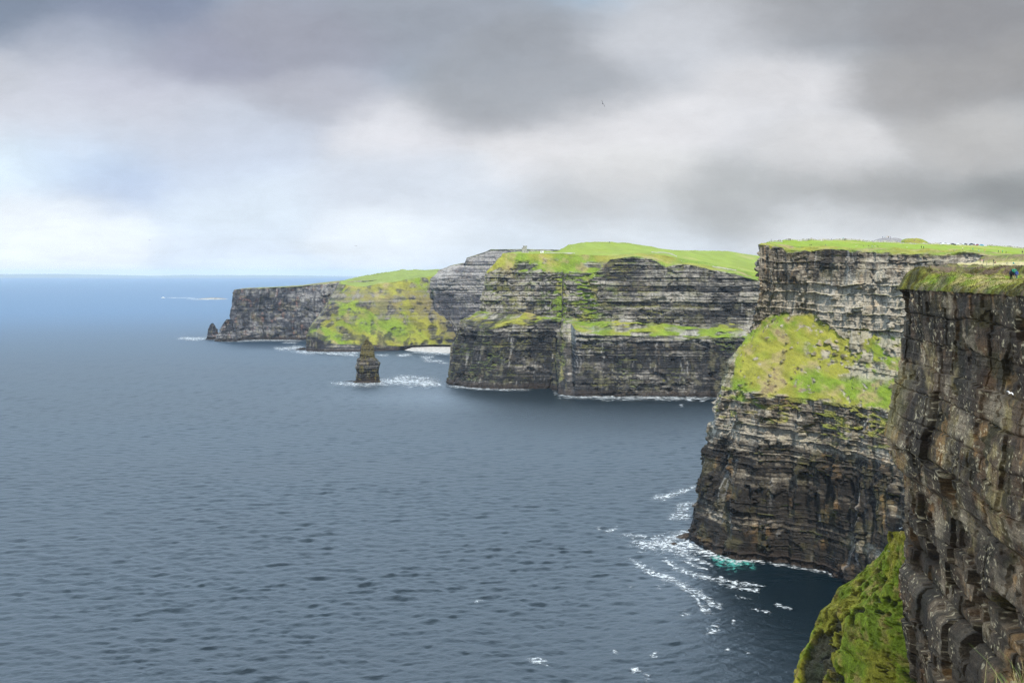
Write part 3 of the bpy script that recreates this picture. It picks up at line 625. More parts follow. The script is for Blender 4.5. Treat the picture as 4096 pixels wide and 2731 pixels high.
# ------------------------------------------------------------------ local ground under the photographer
def local_ground():
    xs = np.linspace(-14, 62, 150); v = np.linspace(0, 1, 60)
    edge = 4.6 + np.maximum(0, xs - 6) * 1.05 - .35 * np.maximum(0, 1.5 - xs) + .25 * (fbm(xs / 2, xs * 0, 3, 881) - .5)
    Y = -45 + (edge[None, :] + 45) * (1 - (1 - v[:, None]) ** 2); X = np.broadcast_to(xs[None, :], Y.shape)
    Z = 168.12 - .04 * np.clip(Y, 0, 5) + .12 * (fbm(X / 1.5, Y / 1.5, 3, 883) - .5) + .02 * np.clip(-Y, 0, 20)
    Z = np.where(X > 8, Z - .4 * ss(8, 40, X), Z)
    top = np.stack([X, Y, Z], -1)
    sk = []
    for k, (dz, dy) in enumerate(((-.3, .12), (-1.2, -.1), (-4, -.3), (-15, -.6), (-60, -1), (-171, -1.5))):
        e = top[-1].copy(); e[:, 2] += dz; e[:, 1] += dy; sk.append(e)
    G = np.concatenate([top, np.array(sk)], 0)
    C = grass_col(G[..., 0] * 3, G[..., 1] * 3, 885, .3, (.4, .6, .3, .3))
    C[60:] = np.array((.07, .06, .05))
    me = raw_mesh('ground', G.reshape(-1, 3), grid_quads(*G.shape[:2]), C.reshape(-1, 3), smooth=True)
    tag(link('ground', me, M_GRASS_N), 'grassy cliff edge under the photographer beyond the lower right corner', 'ground', kind='structure')
local_ground()

# ------------------------------------------------------------------ sea
_wr = np.random.default_rng(77)
WAVES = []
for k in range(76):
    lam = 1.7 * (17 / 1.7) ** (k / 75.0); th = math.radians(-86) + _wr.normal(0, .50)
    WAVES.append((lam, math.cos(th) * 2 * math.pi / lam, math.sin(th) * 2 * math.pi / lam, 0.0118 * lam ** .60 * _wr.uniform(.7, 1.3), _wr.uniform(0, 6.28)))
def shelter(x, y):               # calmer water in the lee of the headlands
    return np.clip(np.exp(-(((x - 165) / 78) ** 2 + ((y - 560) / 110) ** 2)) + .8 * np.exp(-(((x - 110) / 240) ** 2 + ((y - 1500) / 130) ** 2)), 0, 1)
def wave(x, y):
    x, y = np.asarray(x, float), np.asarray(y, float)
    r = np.hypot(x, y); gs = np.clip(r * .0022, .8, 1e9) * (1 + ss(2200, 2800, r)); h = np.zeros_like(r)
    gust = .62 + .76 * fbm(x / 160, y / 120, 4, 979)
    xw = x + 6 * (fbm(x / 30, y / 30, 2, 981) - .5); yw = y + 6 * (fbm(x / 30, y / 30, 2, 983) - .5)
    for lam, kx, ky, a, p in WAVES:
        f = ss(1.8, 3.2, lam / gs)
        if np.any(f > 0):
            w = np.sin(kx * xw + ky * yw + p); h += a * f * (2 * ((w + 1) / 2) ** 1.2 - .95)
    return h * gust * (1 - .85 * shelter(x, y))
def make_sea():
    m, N, L, b = mat_new('sea_water')
    rad = np.concatenate([np.geomspace(60, 380, 12, endpoint=False), np.geomspace(380, 2600, 875, endpoint=False), np.geomspace(2600, 12000, 340, endpoint=False), np.geomspace(12000, 38500, 40)])
    fa = np.concatenate([np.radians(np.linspace(61, 119, 1300)), np.radians(np.linspace(119, 421, 120)[1:-1])])
    A, R_ = np.meshgrid(fa, rad)
    X, Y = R_ * np.cos(A), R_ * np.sin(A)
    inside = ((A > math.radians(61)) & (A < math.radians(119)))
    Z = np.where(inside & (R_ < 12000) & (R_ > 379), wave(X, Y), 0)
    V = np.concatenate([np.stack([X, Y, Z], -1).reshape(-1, 3), [[0, 0, 0]]])
    Q = grid_quads(len(rad), len(fa), wrap=True)[:, ::-1]
    lost = sum((a * math.hypot(kx, ky)) ** 2 / 2 * (1 - ss(1.8, 3.2, lam / (np.clip(rad * .0022, .8, 1e9) * (1 + ss(2200, 2800, rad))))) for lam, kx, ky, a, p in WAVES)
    rgh = np.sqrt(np.sqrt(2 * lost + .03 ** 2)); rgh[rad < 380] = .25
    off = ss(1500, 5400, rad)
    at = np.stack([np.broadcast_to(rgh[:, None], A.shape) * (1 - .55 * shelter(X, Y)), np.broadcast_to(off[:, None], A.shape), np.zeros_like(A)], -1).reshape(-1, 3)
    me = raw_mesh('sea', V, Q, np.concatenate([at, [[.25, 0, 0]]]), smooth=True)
    tc = N.new('ShaderNodeTexCoord')
    def noise(scale, detail, rough, sy=1.0, rot=0.0):
        mp = N.new('ShaderNodeMapping'); mp.inputs['Scale'].default_value = (scale * sy, scale, scale); mp.inputs['Rotation'].default_value = (0, 0, rot)
        L.new(tc.outputs['Object'], mp.inputs['Vector'])
        n = N.new('ShaderNodeTexNoise'); n.inputs['Scale'].default_value = 1; n.inputs['Detail'].default_value = detail; n.inputs['Roughness'].default_value = rough
        L.new(mp.outputs['Vector'], n.inputs['Vector']); return n.outputs['Fac']
    def math_(op, a, c):
        q = N.new('ShaderNodeMath'); q.operation = op
        for k, v in ((0, a), (1, c)):
            if isinstance(v, (int, float)): q.inputs[k].default_value = v
            else: L.new(v, q.inputs[k])
        return q.outputs[0]
    h = math_('ADD', math_('MULTIPLY', noise(1 / 1.6, 4, .65, .6, .1), .42), math_('MULTIPLY', noise(1 / 6.0, 3, .6, .6, -.2), .4))
    bp = N.new('ShaderNodeBump'); bp.inputs['Strength'].default_value = 1; bp.inputs['Distance'].default_value = 1.0
    L.new(h, bp.inputs['Height']); L.new(bp.outputs['Normal'], b.inputs['Normal'])
    rp = N.new('ShaderNodeValToRGB'); rp.color_ramp.elements[0].position = .35; rp.color_ramp.elements[1].position = .68
    rp.color_ramp.elements[0].color = (.0012, .0060, .0095, 1); rp.color_ramp.elements[1].color = (.002, .010, .016, 1)
    L.new(noise(1 / 420, 4, .55, .35, .1), rp.inputs['Fac']); L.new(rp.outputs['Color'], b.inputs['Base Color'])
    # short waves that no mesh could hold are carried by the roughness
    sa = N.new('ShaderNodeAttribute'); sa.attribute_name = 'Col'; sc_ = N.new('ShaderNodeSeparateColor'); L.new(sa.outputs['Color'], sc_.inputs[0])
    L.new(sc_.outputs[0], b.inputs['Roughness'])
    mo = N.new('ShaderNodeMix'); mo.data_type = 'RGBA'; L.new(sc_.outputs[1], mo.inputs['Factor']); L.new(rp.outputs['Color'], mo.inputs['A']); mo.inputs['B'].default_value = (.010, .056, .120, 1)  # blue sky mirrored by the distant water, put into its base colour
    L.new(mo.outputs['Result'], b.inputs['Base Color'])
    b.inputs['IOR'].default_value = 1.333
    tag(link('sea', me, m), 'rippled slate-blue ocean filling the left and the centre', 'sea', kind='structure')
make_sea()

# ------------------------------------------------------------------ pebble beach
def beach():
    n, k = 160, 30
    fr = [(1612, 1402), (1660, 1406), (1720, 1410), (1780, 1415), (1830, 1418), (1900, 1420)]
    bk = [(1650, 1389, 2420), (1700, 1384, 2450), (1760, 1383, 2470), (1830, 1384, 2480), (1900, 1385, 2480), (1960, 1385, 2480)]
    a = np.array([P(p[0], p[1], wd(p[1])) for p in fr]); c = np.array([P(*p) for p in bk])
    t0 = np.linspace(0, 1, 6); t = np.linspace(0, 1, n)
    A = np.stack([np.interp(t, t0, a[:, q]) for q in range(3)], -1); A[:, 2] = -.5
    B = np.stack([np.interp(t, t0, c[:, q]) for q in range(3)], -1)
    w = np.linspace(0, 1, k)
    G = A[None] * (1 - w)[:, None, None] + B[None] * w[:, None, None]
    nz = fbm(G[..., 0] / 4, G[..., 1] / 5, 4, 891)
    G[..., 2] += (nz - .4) * 2.0 * np.sin(w * math.pi)[:, None]
    G[..., 1] += (fbm(G[..., 0] / 14, G[..., 1] * 0, 3, 893) - .5)[...] * 30 * (1 - w)[:, None]
    C = np.array((.40, .39, .37)) * (.65 + .7 * fbm(G[..., 0] / 3, G[..., 1] / 3, 3, 895))[..., None]
    me = raw_mesh('beach', G.reshape(-1, 3), grid_quads(k, n), C.reshape(-1, 3))
    tag(link('beach', me, M_GRASS_F), 'white pebble beach in the bay below the tall grey cliff', 'beach', kind='structure')
beach()

# ------------------------------------------------------------------ far coast on the horizon
def far_hills():
    M = simple('far_land', (.16, .18, .17), .95)
    x = np.linspace(-26000, -3000, 200)
    rows = []
    for (dy, hf) in ((0, 0), (900, .55), (2200, 1.0), (3800, .85), (6000, 0)):
        hgt = 30 + 330 * np.clip(fbm(x / 6000, x * 0 + dy / 9000, 4, 901) - .26, 0, 1) * ss(-3000, -8000, x) * ss(-26000, -23000, x)
        rows.append(np.stack([x, np.full_like(x, 35500 + dy * .3), hgt * hf - (2 if hf == 0 else 0)], -1))
    G = np.array(rows)
    me = raw_mesh('hills', G.reshape(-1, 3), grid_quads(*G.shape[:2]), smooth=True)
    tag(link('hills', me, M), 'faint hazy line of distant coast on the left horizon', 'hills', kind='structure')
far_hills()

# ------------------------------------------------------------------ rocks standing in the sea
def ring_rock(name, cx, D, rows, depth, seed, pal, amp, bed, fin, nu=260, dens=.7, zone=None, lab=None, cat=None, moss=0.0, lean=0.0, mat=None):
    """rows: (py, px_left, px_right) outline from base to top; depth: front-to-back ratio"""
    rows = [(EYE - (py - HY) / F * D, (l - CX) / F * D, (r - CX) / F * D) for (py, l, r) in rows]
    rows.sort(); zr = np.array([r[0] for r in rows])
    z = np.arange(-3, zr[-1], dens); z = np.append(z, zr[-1])
    l = np.interp(z, zr, [r[1] for r in rows]); r = np.interp(z, zr, [r[2] for r in rows])
    th = np.linspace(0, 2 * math.pi, nu, endpoint=False)
    cxz = (l + r) / 2; hw = (r - l) / 2
    nv = len(z)
    sq = (np.abs(np.cos(th)) ** 3 + np.abs(np.sin(th)) ** 3) ** (-1 / 3)
    R0 = np.max(hw)
    Sx = np.broadcast_to((th * R0)[None], (nv, nu)); Z = np.broadcast_to(z[:, None], (nv, nu))
    B1 = beds(Sx, Z, seed, bed[0], bed[1]); B2 = beds(Sx, Z, seed + 1, fin[0], fin[1])
    d = amp * (2 * (B1['hk'] - .5) * .35 + 2 * (B1['hb'] - .5) * .9 + 2 * (B2['hk'] - .5) * .35 - 1.2 * np.exp(-(B1['je'] / .8) ** 2) * ss(.4, .6, B1['hb2']) - .8 * np.exp(-(B1['t'] / .5) ** 2) + 2.2 * (fbx(Sx / (R0 * .7), Z / (R0 * 1.5), 4, seed + 3) - .5))
    blend = ss(0, 1, np.minimum(th, 2 * math.pi - th) / .25)[None]
    d = d * blend
    rad = hw[:, None] * sq[None] + d * np.clip(hw[:, None] / R0, .25, 1)
    rady = np.maximum(hw, R0 * .3)[:, None] * depth * sq[None] * np.clip(hw / R0 + .15, 0, 1)[:, None] ** .2 + d
    X = cxz[:, None] + rad * np.cos(th)[None]; Y = D + rady * np.sin(th)[None] + lean * Z
    G = np.stack([X, Y, Z + .0 * X], -1)
    zz = np.full_like(Z, .3) if zone is None else zone(Z)
    C = shade_rock(Sx, Z, B1, B2, pal, seed, zz)
    if moss:
        t = ss(.35, .6, fbm(Sx / 5, Z / 5, 4, seed + 8) + moss * ss(zr[-1] * .5, zr[-1] * .75, Z) - .25)
        C = mixc(C, np.array((.14, .115, .03)), t * .75)
    top = np.array([[[cxz[-1], D + lean * z[-1], zr[-1] + .4]]]).repeat(nu, 1); G = np.concatenate([G, top], 0); C = np.concatenate([C, C[-1:]], 0)
    me = raw_mesh(name, G.reshape(-1, 3), grid_quads(nv + 1, nu, wrap=True), C.reshape(-1, 3))
    return tag(link(name, me, mat or M_ROCK_O), lab, cat)

PAL_S = dict(c=[(.014, .013, .013), (.045, .041, .036), (.14, .13, .118), (.15, .105, .045), (.17, .145, .045)], stain=.4, lich=.4, streak=.5, seep=.3, wet=4)
ring_rock('sea_stack', 1470, 1708, [(1540, 1405, 1528), (1528, 1412, 1522), (1520, 1424, 1517), (1500, 1425, 1516), (1490, 1427, 1514), (1475, 1423, 1516), (1460, 1422, 1519), (1452, 1425, 1520), (1446, 1428, 1513), (1436, 1428, 1506),
           (1428, 1438, 1500), (1415, 1441, 1497), (1404, 1445, 1496), (1385, 1447, 1495), (1376, 1452, 1488), (1370, 1457, 1484), (1364, 1459, 1477), (1356, 1463, 1471)], .8, 910, PAL_S, 1.25, (2.2, 6), (.7, 1.6), 300, .45,
          lambda z: .16 + .42 * np.exp(-((z - 28) / 5.5) ** 2) + .1 * ss(40, 50, z), 'tall ragged sea stack with ochre top standing alone in the bay', 'sea stack', moss=.42)
ring_rock('rock_pinnacle', 850, 2790, [(1358, 826, 874), (1350, 831, 873), (1330, 832, 871), (1315, 834, 866), (1300, 840, 858), (1293, 847, 853)], .9, 920, PAL_A, 2.2, (3, 7), (1.5, 3), 140, .9,
          None, 'small dark pointed rock beside the left tip of the farthest cliff', 'rock', mat=M_ROCK_F)
ring_rock('rock_hump', 908, 2735, [(1363, 864, 962), (1340, 868, 958), (1336, 876, 950), (1318, 881, 944), (1300, 890, 940), (1286, 898, 936), (1277, 906, 930)], .9, 923, PAL_A, 2.2, (3, 7), (1.5, 3), 160, .9,
          None, 'dark stepped rock leaning on the left foot of the farthest cliff', 'rock', mat=M_ROCK_F)
ring_rock('skerry', 1440, 1716, [(1534, 1336, 1430), (1529, 1346, 1424), (1526, 1362, 1420), (1523, 1395, 1418)], .35, 930, PAL_S, 1.0, (1.2, 2.5), (.6, 1.2), 120, .4, None, 'flat wet rock shelf at the left foot of the sea stack', 'rock')
ring_rock('skerry', 845, 7020, [(1197, 782, 908), (1195.5, 795, 905), (1193, 812, 892), (1191.3, 840, 875)], .5, 935, dict(PAL_M, wet=-5), 1.2, (1.5, 3), (1, 2), 120, .8, lambda z: np.full_like(z, .6),
          'long low rocky islet on the open sea beside the boat', 'islet', mat=M_ROCK_F)
ring_rock('skerry', 1205, 2420, [(1400, 1176, 1226), (1397, 1182, 1224), (1393, 1196, 1222), (1390, 1206, 1220)], .7, 940, PAL_B, 1.0, (1.2, 2.5), (.8, 1.6), 90, .6, None, 'low black reef at the left foot of the far green slope', 'rock', mat=M_ROCK_F)
ring_rock('skerry', 2745, 706, [(2152, 2702, 2782), (2144, 2714, 2778), (2138, 2728, 2772), (2132, 2740, 2770)], .9, 945, PAL_M, .5, (.6, 1.4), (.3, .7), 120, .2, lambda z: np.full_like(z, .4), 'wet flat rocks in the foam at the corner of the right headland', 'rock', mat=M_ROCK_M)
ring_rock('skerry', 2690, 688, [(2176, 2678, 2712), (2172, 2684, 2708), (2169, 2690, 2700)], .9, 947, PAL_M, .3, (.5, 1.0), (.3, .6), 80, .2, None, 'small wet rock just off the corner of the right headland', 'rock', mat=M_ROCK_M)
ring_rock('boulder', 3425, 618, [(2312, 3388, 3465), (2300, 3392, 3462), (2290, 3398, 3460), (2282, 3406, 3456), (2279, 3416, 3446)], .9, 950, dict(PAL_M, wet=-5), .5, (1.5, 3), (.6, 1.2), 120, .25, lambda z: np.full_like(z, .78),
          'pale fallen boulder at the water behind the mossy green spur', 'boulder', mat=M_ROCK_M)
ring_rock('rock_pillar', 2724, 1600, [(1318, 2716, 2733), (1300, 2718, 2731), (1280, 2718, 2730), (1267, 2720, 2728)], .9, 955, PAL_O, .5, (1.5, 3), (.8, 1.5), 70, .5, lambda z: np.full_like(z, .5), 'slim rock pillar standing on the grassy ledge of the tower headland', 'rock')
ring_rock('rock_pillar', 1806, 1690, [(1460, 1798, 1822), (1420, 1800, 1816), (1395, 1801, 1812), (1383, 1802, 1811)], .9, 957, PAL_O, .5, (1.5, 3), (.8, 1.5), 70, .5, lambda z: np.full_like(z, .5), 'small rock pinnacle clinging to the left edge of the tower headland', 'rock')

# ------------------------------------------------------------------ gravel and grass mounds behind the meadow
def mound(name, pxc, D, base, top, half, deep, seed, colf, lab, cat, mat):
    c = P(pxc, base, D); h = (base - top) / F * D; hw = half / F * D
    n = 60; a = np.linspace(-1, 1, n)
    A, B = np.meshgrid(a, a)
    Z = h * np.clip(1 - (A ** 2 + B ** 2), -.4, 1) ** 1 if False else h * (ss(1.0, .25, np.sqrt(A ** 2 + B ** 2)))
    X = c[0] + A * hw; Y = c[1] + B * deep
    Z = c[2] - 1.0 + Z * 1.0 + ss(1.0, .5, np.sqrt(A ** 2 + B ** 2)) * (1.0 + 1.0 * (fbm(X / 3, Y / 3, 4, seed) - .5))
    G = np.stack([X, Y, Z], -1)
    C = colf(X, Y)
    me = raw_mesh(name, G.reshape(-1, 3), grid_quads(n, n), C.reshape(-1, 3), smooth=True)
    return tag(link(name, me, mat), lab, cat, kind='structure')
mound('mound', 3555, 900, 976, 953, 95, 26, 961, lambda X, Y: np.array((.21, .20, .20)) * (.8 + .4 * fbm(X / 2, Y / 2, 3, 962))[..., None], 'grey gravel viewing mound with visitors behind the meadow wall', 'mound', M_ROCK_M)
mound('mound', 3650, 885, 980, 955, 85, 20, 963, lambda X, Y: grass_col(X * 2, Y * 2, 964, .6, (.5, .3, .5, .4)), 'low grassy bank between the gravel mound and parked cars', 'mound', M_GRASS_M)

bpy.context.view_layer.update()
DG = bpy.context.evaluated_depsgraph_get()
def hit(px, py, lift=0.0):
    d = Vector(((px - CX) / F, 1.0, -(py - HY) / F)).normalized()
    ok, loc, nrm, idx, ob, mtx = S.ray_cast(DG, Vector((0, 0, EYE)) + d * 8.0, d)
    return (loc + Vector((0, 0, lift)), ob) if ok else (None, None)
def drop(x, y, z0=400):
    ok, loc, nrm, idx, ob, mtx = S.ray_cast(DG, Vector((x, y, z0)), Vector((0, 0, -1)))
    return loc if ok else None
def stand(px, py, D=None):
    """ground point seen at that pixel, or the ground at distance D in that direction"""
    if D is None:
        for k in range(30):
            p, ob = hit(px, py + k * .7)
            if p is not None and ob.name.split('.')[0] not in ('sea', 'hills'): return p
    q = drop((px - CX) / F * D, D)
    return q

# ------------------------------------------------------------------ foam
M_FOAM = None
def foam_mat(name, col, thr, scale, stretch=(1, 1, 1)):
    m, N, L, b = mat_new(name)
    at = N.new('ShaderNodeAttribute'); at.attribute_name = 'Col'
    sp = N.new('ShaderNodeSeparateColor'); L.new(at.outputs['Color'], sp.inputs[0])
    tc = N.new('ShaderNodeTexCoord'); mp = N.new('ShaderNodeMapping'); mp.inputs['Scale'].default_value = stretch
    L.new(tc.outputs['Object'], mp.inputs['Vector'])
    n = N.new('ShaderNodeTexNoise'); n.inputs['Scale'].default_value = scale; n.inputs['Detail'].default_value = 7; n.inputs['Roughness'].default_value = .60
    n.inputs['Distortion'].default_value = .8
    L.new(mp.outputs['Vector'], n.inputs['Vector'])
    a = N.new('ShaderNodeMath'); a.operation = 'MULTIPLY_ADD'; L.new(sp.outputs[0], a.inputs[0]); a.inputs[1].default_value = .19; L.new(n.outputs['Fac'], a.inputs[2])
    r = N.new('ShaderNodeMapRange'); r.interpolation_type = 'SMOOTHSTEP'; L.new(a.outputs[0], r.inputs['Value'])
    r.inputs['From Min'].default_value = thr; r.inputs['From Max'].default_value = thr + .26
    L.new(r.outputs['Result'], b.inputs['Alpha'])
    b.inputs['Base Color'].default_value = (*col, 1); b.inputs['Roughness'].default_value = .8; b.inputs['Specular IOR Level'].default_value = .2
    return m
def ribbons(name, lines, mat, lab, cat, step=1.6, lift=.12):
    VV, QQ, CC, n0 = [], [], [], 0
    for line in lines:
        p = np.array(line, float)
        seg = np.concatenate([[0], np.cumsum(np.hypot(np.diff(p[:, 0]), np.diff(p[:, 1])))])
        D = wd(p[:, 1]).mean(); st = max(step, D / 420)
        n = int(np.clip(seg[-1] / F * D / st * 1.5, 8, 500)); t = np.linspace(0, seg[-1], n)
        px, py, hh = (np.interp(t, seg, p[:, k]) for k in range(3))
        py = py + hh * 1.4 * (fbm(t / 40 + line[0][0], t * 0 + line[0][1], 3, 971) - .5)
        hh = hh * (.6 + .9 * fbm(t / 22 + line[0][0], t * 0 + 3.3, 3, 973))
        w = np.linspace(-1, 1, 13)
        PY = py[:, None] + 2.7 * hh[:, None] * w[None]; Dm = wd(PY); X = (px[:, None] - CX) / F * Dm
        f = (1 - np.abs(w)[None] ** 1.2) * (np.minimum(1, np.minimum(np.arange(n), n - 1 - np.arange(n)) / max(3.0, n * .12)) ** .6)[:, None]
        Z = wave(X, Dm) + lift + Dm * 1.2e-4
        VV.append(np.stack([X, Dm, Z], -1).reshape(-1, 3)); CC.append(np.repeat(f.reshape(-1, 1), 3, 1))
        QQ.append(grid_quads(n, 13) + n0); n0 += n * 13
    me = raw_mesh(name, np.concatenate(VV), np.concatenate(QQ), np.concatenate(CC), smooth=True)
    return tag(link(name, me, mat), lab, cat, kind='stuff')
MF_N = foam_mat('sea_foam', (.60, .64, .66), .585, .34); MF_F = foam_mat('far_sea_foam', (.60, .64, .66), .585, .15)
MF_T = foam_mat('aerated_water', (.07, .34, .29), .57, .16)
ribbons('turquoise_water', [[(2830, 2222, 6), (2880, 2240, 15), (2930, 2250, 20), (2985, 2252, 13), (3030, 2256, 5)]], MF_T, 'patch of turquoise churned water at the foot of the right headland', 'water', lift=.06)
ribbons('foam', [
    [(2508, 2175, 5), (2560, 2178, 14), (2640, 2176, 18), (2720, 2176, 26), (2790, 2190, 18), (2830, 2203, 11), (2880, 2226, 9), (2950, 2243, 8), (3010, 2246, 4)],
    [(2600, 2182, 8), (2680, 2182, 12), (2760, 2186, 16), (2850, 2215, 9), (2930, 2246, 9)],
    [(2640, 2162, 6), (2720, 2142, 12), (2768, 2122, 18)],
    [(2505, 2222, 5), (2553, 2258, 8), (2615, 2294, 9), (2693, 2322, 10), (2750, 2350, 10), (2783, 2389, 9), (2806, 2429, 9), (2845, 2445, 8), (2870, 2468, 7)],
    [(2643, 2230, 6), (2682, 2254, 8), (2716, 2275, 7), (2770, 2297, 6), (2822, 2307, 5)],
    [(2750, 2346, 7), (2800, 2380, 8), (2834, 2402, 8), (2900, 2434, 6)],
    [(2770, 2300, 4), (2834, 2311, 5), (2918, 2328, 5), (3002, 2339, 4), (3064, 2344, 3)], [(2862, 2333, 4), (2935, 2350, 5), (3002, 2361, 5), (3056, 2357, 4)],
    [(3092, 2415, 4), (3131, 2426, 4), (3182, 2437, 3)], [(3002, 2434, 4), (3042, 2440, 4), (3098, 2454, 3)],
    [(2598, 1996, 4), (2660, 1985, 5), (2727, 1968, 6), (2787, 1943, 4)], [(2640, 1999, 4), (2672, 2001, 5)], [(2660, 2078, 5), (2716, 2060, 10), (2772, 2062, 8)], [(2700, 2020, 5), (2740, 2016, 6), (2790, 2013, 4)], [(2690, 2040, 4), (2770, 2035, 6)],
    [(2384, 2117, 3), (2412, 2111, 4)], [(2412, 2134, 3), (2440, 2120, 4), (2474, 2111, 3)], [(2474, 2136, 4), (2530, 2139, 4), (2600, 2150, 4)], [(2510, 2349, 4), (2536, 2350, 4)], [(2620, 2348, 3), (2645, 2350, 3)],
    [(2520, 2680, 7), (2572, 2686, 7)], [(2570, 2713, 8), (2610, 2718, 8)], [(2840, 2500, 8), (2885, 2499, 8)], [(2820, 2524, 6), (2870, 2525, 6)], [(2715, 2458, 5), (2768, 2456, 5)], [(2920, 2478, 5), (2945, 2484, 5)],
    [(2895, 2597, 4), (2920, 2597, 4)], [(2980, 2611, 4), (3005, 2612, 4)], [(2595, 2620, 5), (2635, 2619, 5)], [(2100, 2636, 5), (2150, 2645, 9), (2200, 2650, 5)], [(1895, 2408, 4), (1935, 2398, 4)], [(2440, 2600, 4), (2480, 2606, 4)],
    [(2830, 2196, 4), (2900, 2229, 5), (2960, 2240, 4), (3050, 2245, 4), (3150, 2264, 3), (3240, 2279, 3), (3275, 2279, 6), (3330, 2291, 6), (3380, 2318, 4)], [(2985, 2241, 4), (3030, 2243, 5), (3060, 2246, 3)],
    [(2940, 2385, 3), (3010, 2398, 3)], [(2690, 2210, 5), (2740, 2226, 5), (2800, 2244, 5), (2860, 2262, 4)], [(2720, 2240, 3), (2790, 2268, 3), (2850, 2282, 3)]],
    MF_N, 'white foam swirling and streaking off the corner of the right headland', 'foam')
ribbons('foam', [
    [(1310, 1531, 3), (1360, 1534, 5), (1420, 1536, 6), (1480, 1535, 7), (1530, 1530, 7), (1600, 1527, 10), (1700, 1526, 10), (1775, 1530, 8)], [(1560, 1514, 3), (1650, 1510, 4), (1730, 1511, 3)], [(1640, 1537, 4), (1720, 1537, 4), (1779, 1540, 4)],
    [(1780, 1538, 4), (1800, 1545, 3), (1900, 1554, 3), (2000, 1558, 2.5), (2060, 1557, 3.5), (2130, 1557, 3)], [(2205, 1572, 4), (2240, 1579, 7), (2275, 1586, 5), (2350, 1588, 4), (2420, 1589, 7), (2500, 1590, 6), (2600, 1591, 5), (2660, 1590, 6), (2720, 1592, 4), (2800, 1594, 3), (2880, 1594, 2.5)],
    [(2660, 1595, 3), (2700, 1597, 3)], [(2735, 1600, 2.5), (2780, 1600, 3)], [(2795, 1606, 2), (2830, 1603, 2)], [(2710, 1621, 2.5), (2740, 1622, 2.5)],
    [(1085, 1392, 3), (1130, 1394, 4.5), (1180, 1391, 5), (1224, 1387, 4)], [(1157, 1406, 3), (1220, 1410, 4), (1300, 1412, 4), (1380, 1412, 3.5), (1455, 1410, 3)], [(1495, 1421, 2), (1560, 1422, 3)], [(1578, 1423, 3), (1620, 1421, 4), (1655, 1418, 3)],
    [(1672, 1424, 3), (1705, 1430, 5), (1742, 1427, 4)], [(1685, 1441, 3), (1730, 1444, 3), (1780, 1446, 3)], [(1745, 1452, 2), (1800, 1453, 2.5)], [(1300, 1416, 2), (1440, 1421, 2.5)],
    [(700, 1354, 2), (760, 1355, 4), (830, 1354, 3), (880, 1360, 2.5)], [(868, 1364, 2), (960, 1364, 2.5), (1050, 1362, 3), (1130, 1361, 2.5), (1225, 1363, 2)], [(1640, 1408, 3), (1720, 1412, 3), (1830, 1420, 3)], [(1120, 1372, 1.5), (1200, 1370, 2)]],
    MF_F, 'white surf around the sea stack and along the distant cliff foot', 'foam', step=3)
ribbons('foam', [[(742, 1197, .4), (790, 1198, .7), (850, 1197.5, .8), (915, 1197, .4)], [(664, 1191.3, .3), (690, 1191.6, .5), (735, 1192, .3), (790, 1193.2, .3)]],
        foam_mat('open_sea_foam', (.55, .58, .60), .50, .03), 'thin white wake and surf line by the boat and the low islet', 'foam', step=6, lift=.6)

# ------------------------------------------------------------------ small mesh kit
class MB:
    def __init__(s): s.v, s.f, s.m = [], [], []
    def add(s, V, Fc, mi=0):
        n = len(s.v); s.v += [tuple(p) for p in V]; s.f += [tuple(n + i for i in f) for f in Fc]; s.m += [mi] * len(Fc)
    def box(s, c, d, rz=0, mi=0, jit=0):
        V = []
        for sx, sy, sz in ((-1, -1, -1), (1, -1, -1), (1, 1, -1), (-1, 1, -1), (-1, -1, 1), (1, -1, 1), (1, 1, 1), (-1, 1, 1)):
            x, y, z = sx * d[0] / 2 + random.uniform(-jit, jit), sy * d[1] / 2 + random.uniform(-jit, jit), sz * d[2] / 2 + random.uniform(-jit, jit)
            V.append((c[0] + x * math.cos(rz) - y * math.sin(rz), c[1] + x * math.sin(rz) + y * math.cos(rz), c[2] + z))
        s.add(V, [(3, 2, 1, 0), (4, 5, 6, 7), (0, 1, 5, 4), (1, 2, 6, 5), (2, 3, 7, 6), (3, 0, 4, 7)], mi)
    def tube(s, pts, rad, n=8, mi=0, cap=True):
        pts = [Vector(p) for p in pts]; rings = []
        for i, p in enumerate(pts):
            d = (pts[min(i + 1, len(pts) - 1)] - pts[max(i - 1, 0)]).normalized()
            a = d.cross(Vector((0, 0, 1)) if abs(d.z) < .9 else Vector((0, 1, 0))).normalized(); b = d.cross(a)
            r = rad[i] if isinstance(rad, (list, tuple)) else rad
            rings.append([p + (a * math.cos(t) + b * math.sin(t)) * r for t in [2 * math.pi * k / n for k in range(n)]])
        V = [q for r in rings for q in r]; Fc = []
        for i in range(len(rings) - 1):
            for k in range(n): Fc.append((i * n + k, i * n + (k + 1) % n, (i + 1) * n + (k + 1) % n, (i + 1) * n + k))
        if cap: Fc += [tuple(range(n))[::-1], tuple((len(rings) - 1) * n + k for k in range(n))]
        s.add(V, Fc, mi)
    def build(s, name, mats, parent=None, smooth=False):
        me = bpy.data.meshes.new(name); me.from_pydata(s.v, [], s.f)
        me.polygons.foreach_set('material_index', s.m); me.polygons.foreach_set('use_smooth', [smooth] * len(s.f)); me.update()
        return link(name, me, mats, parent)

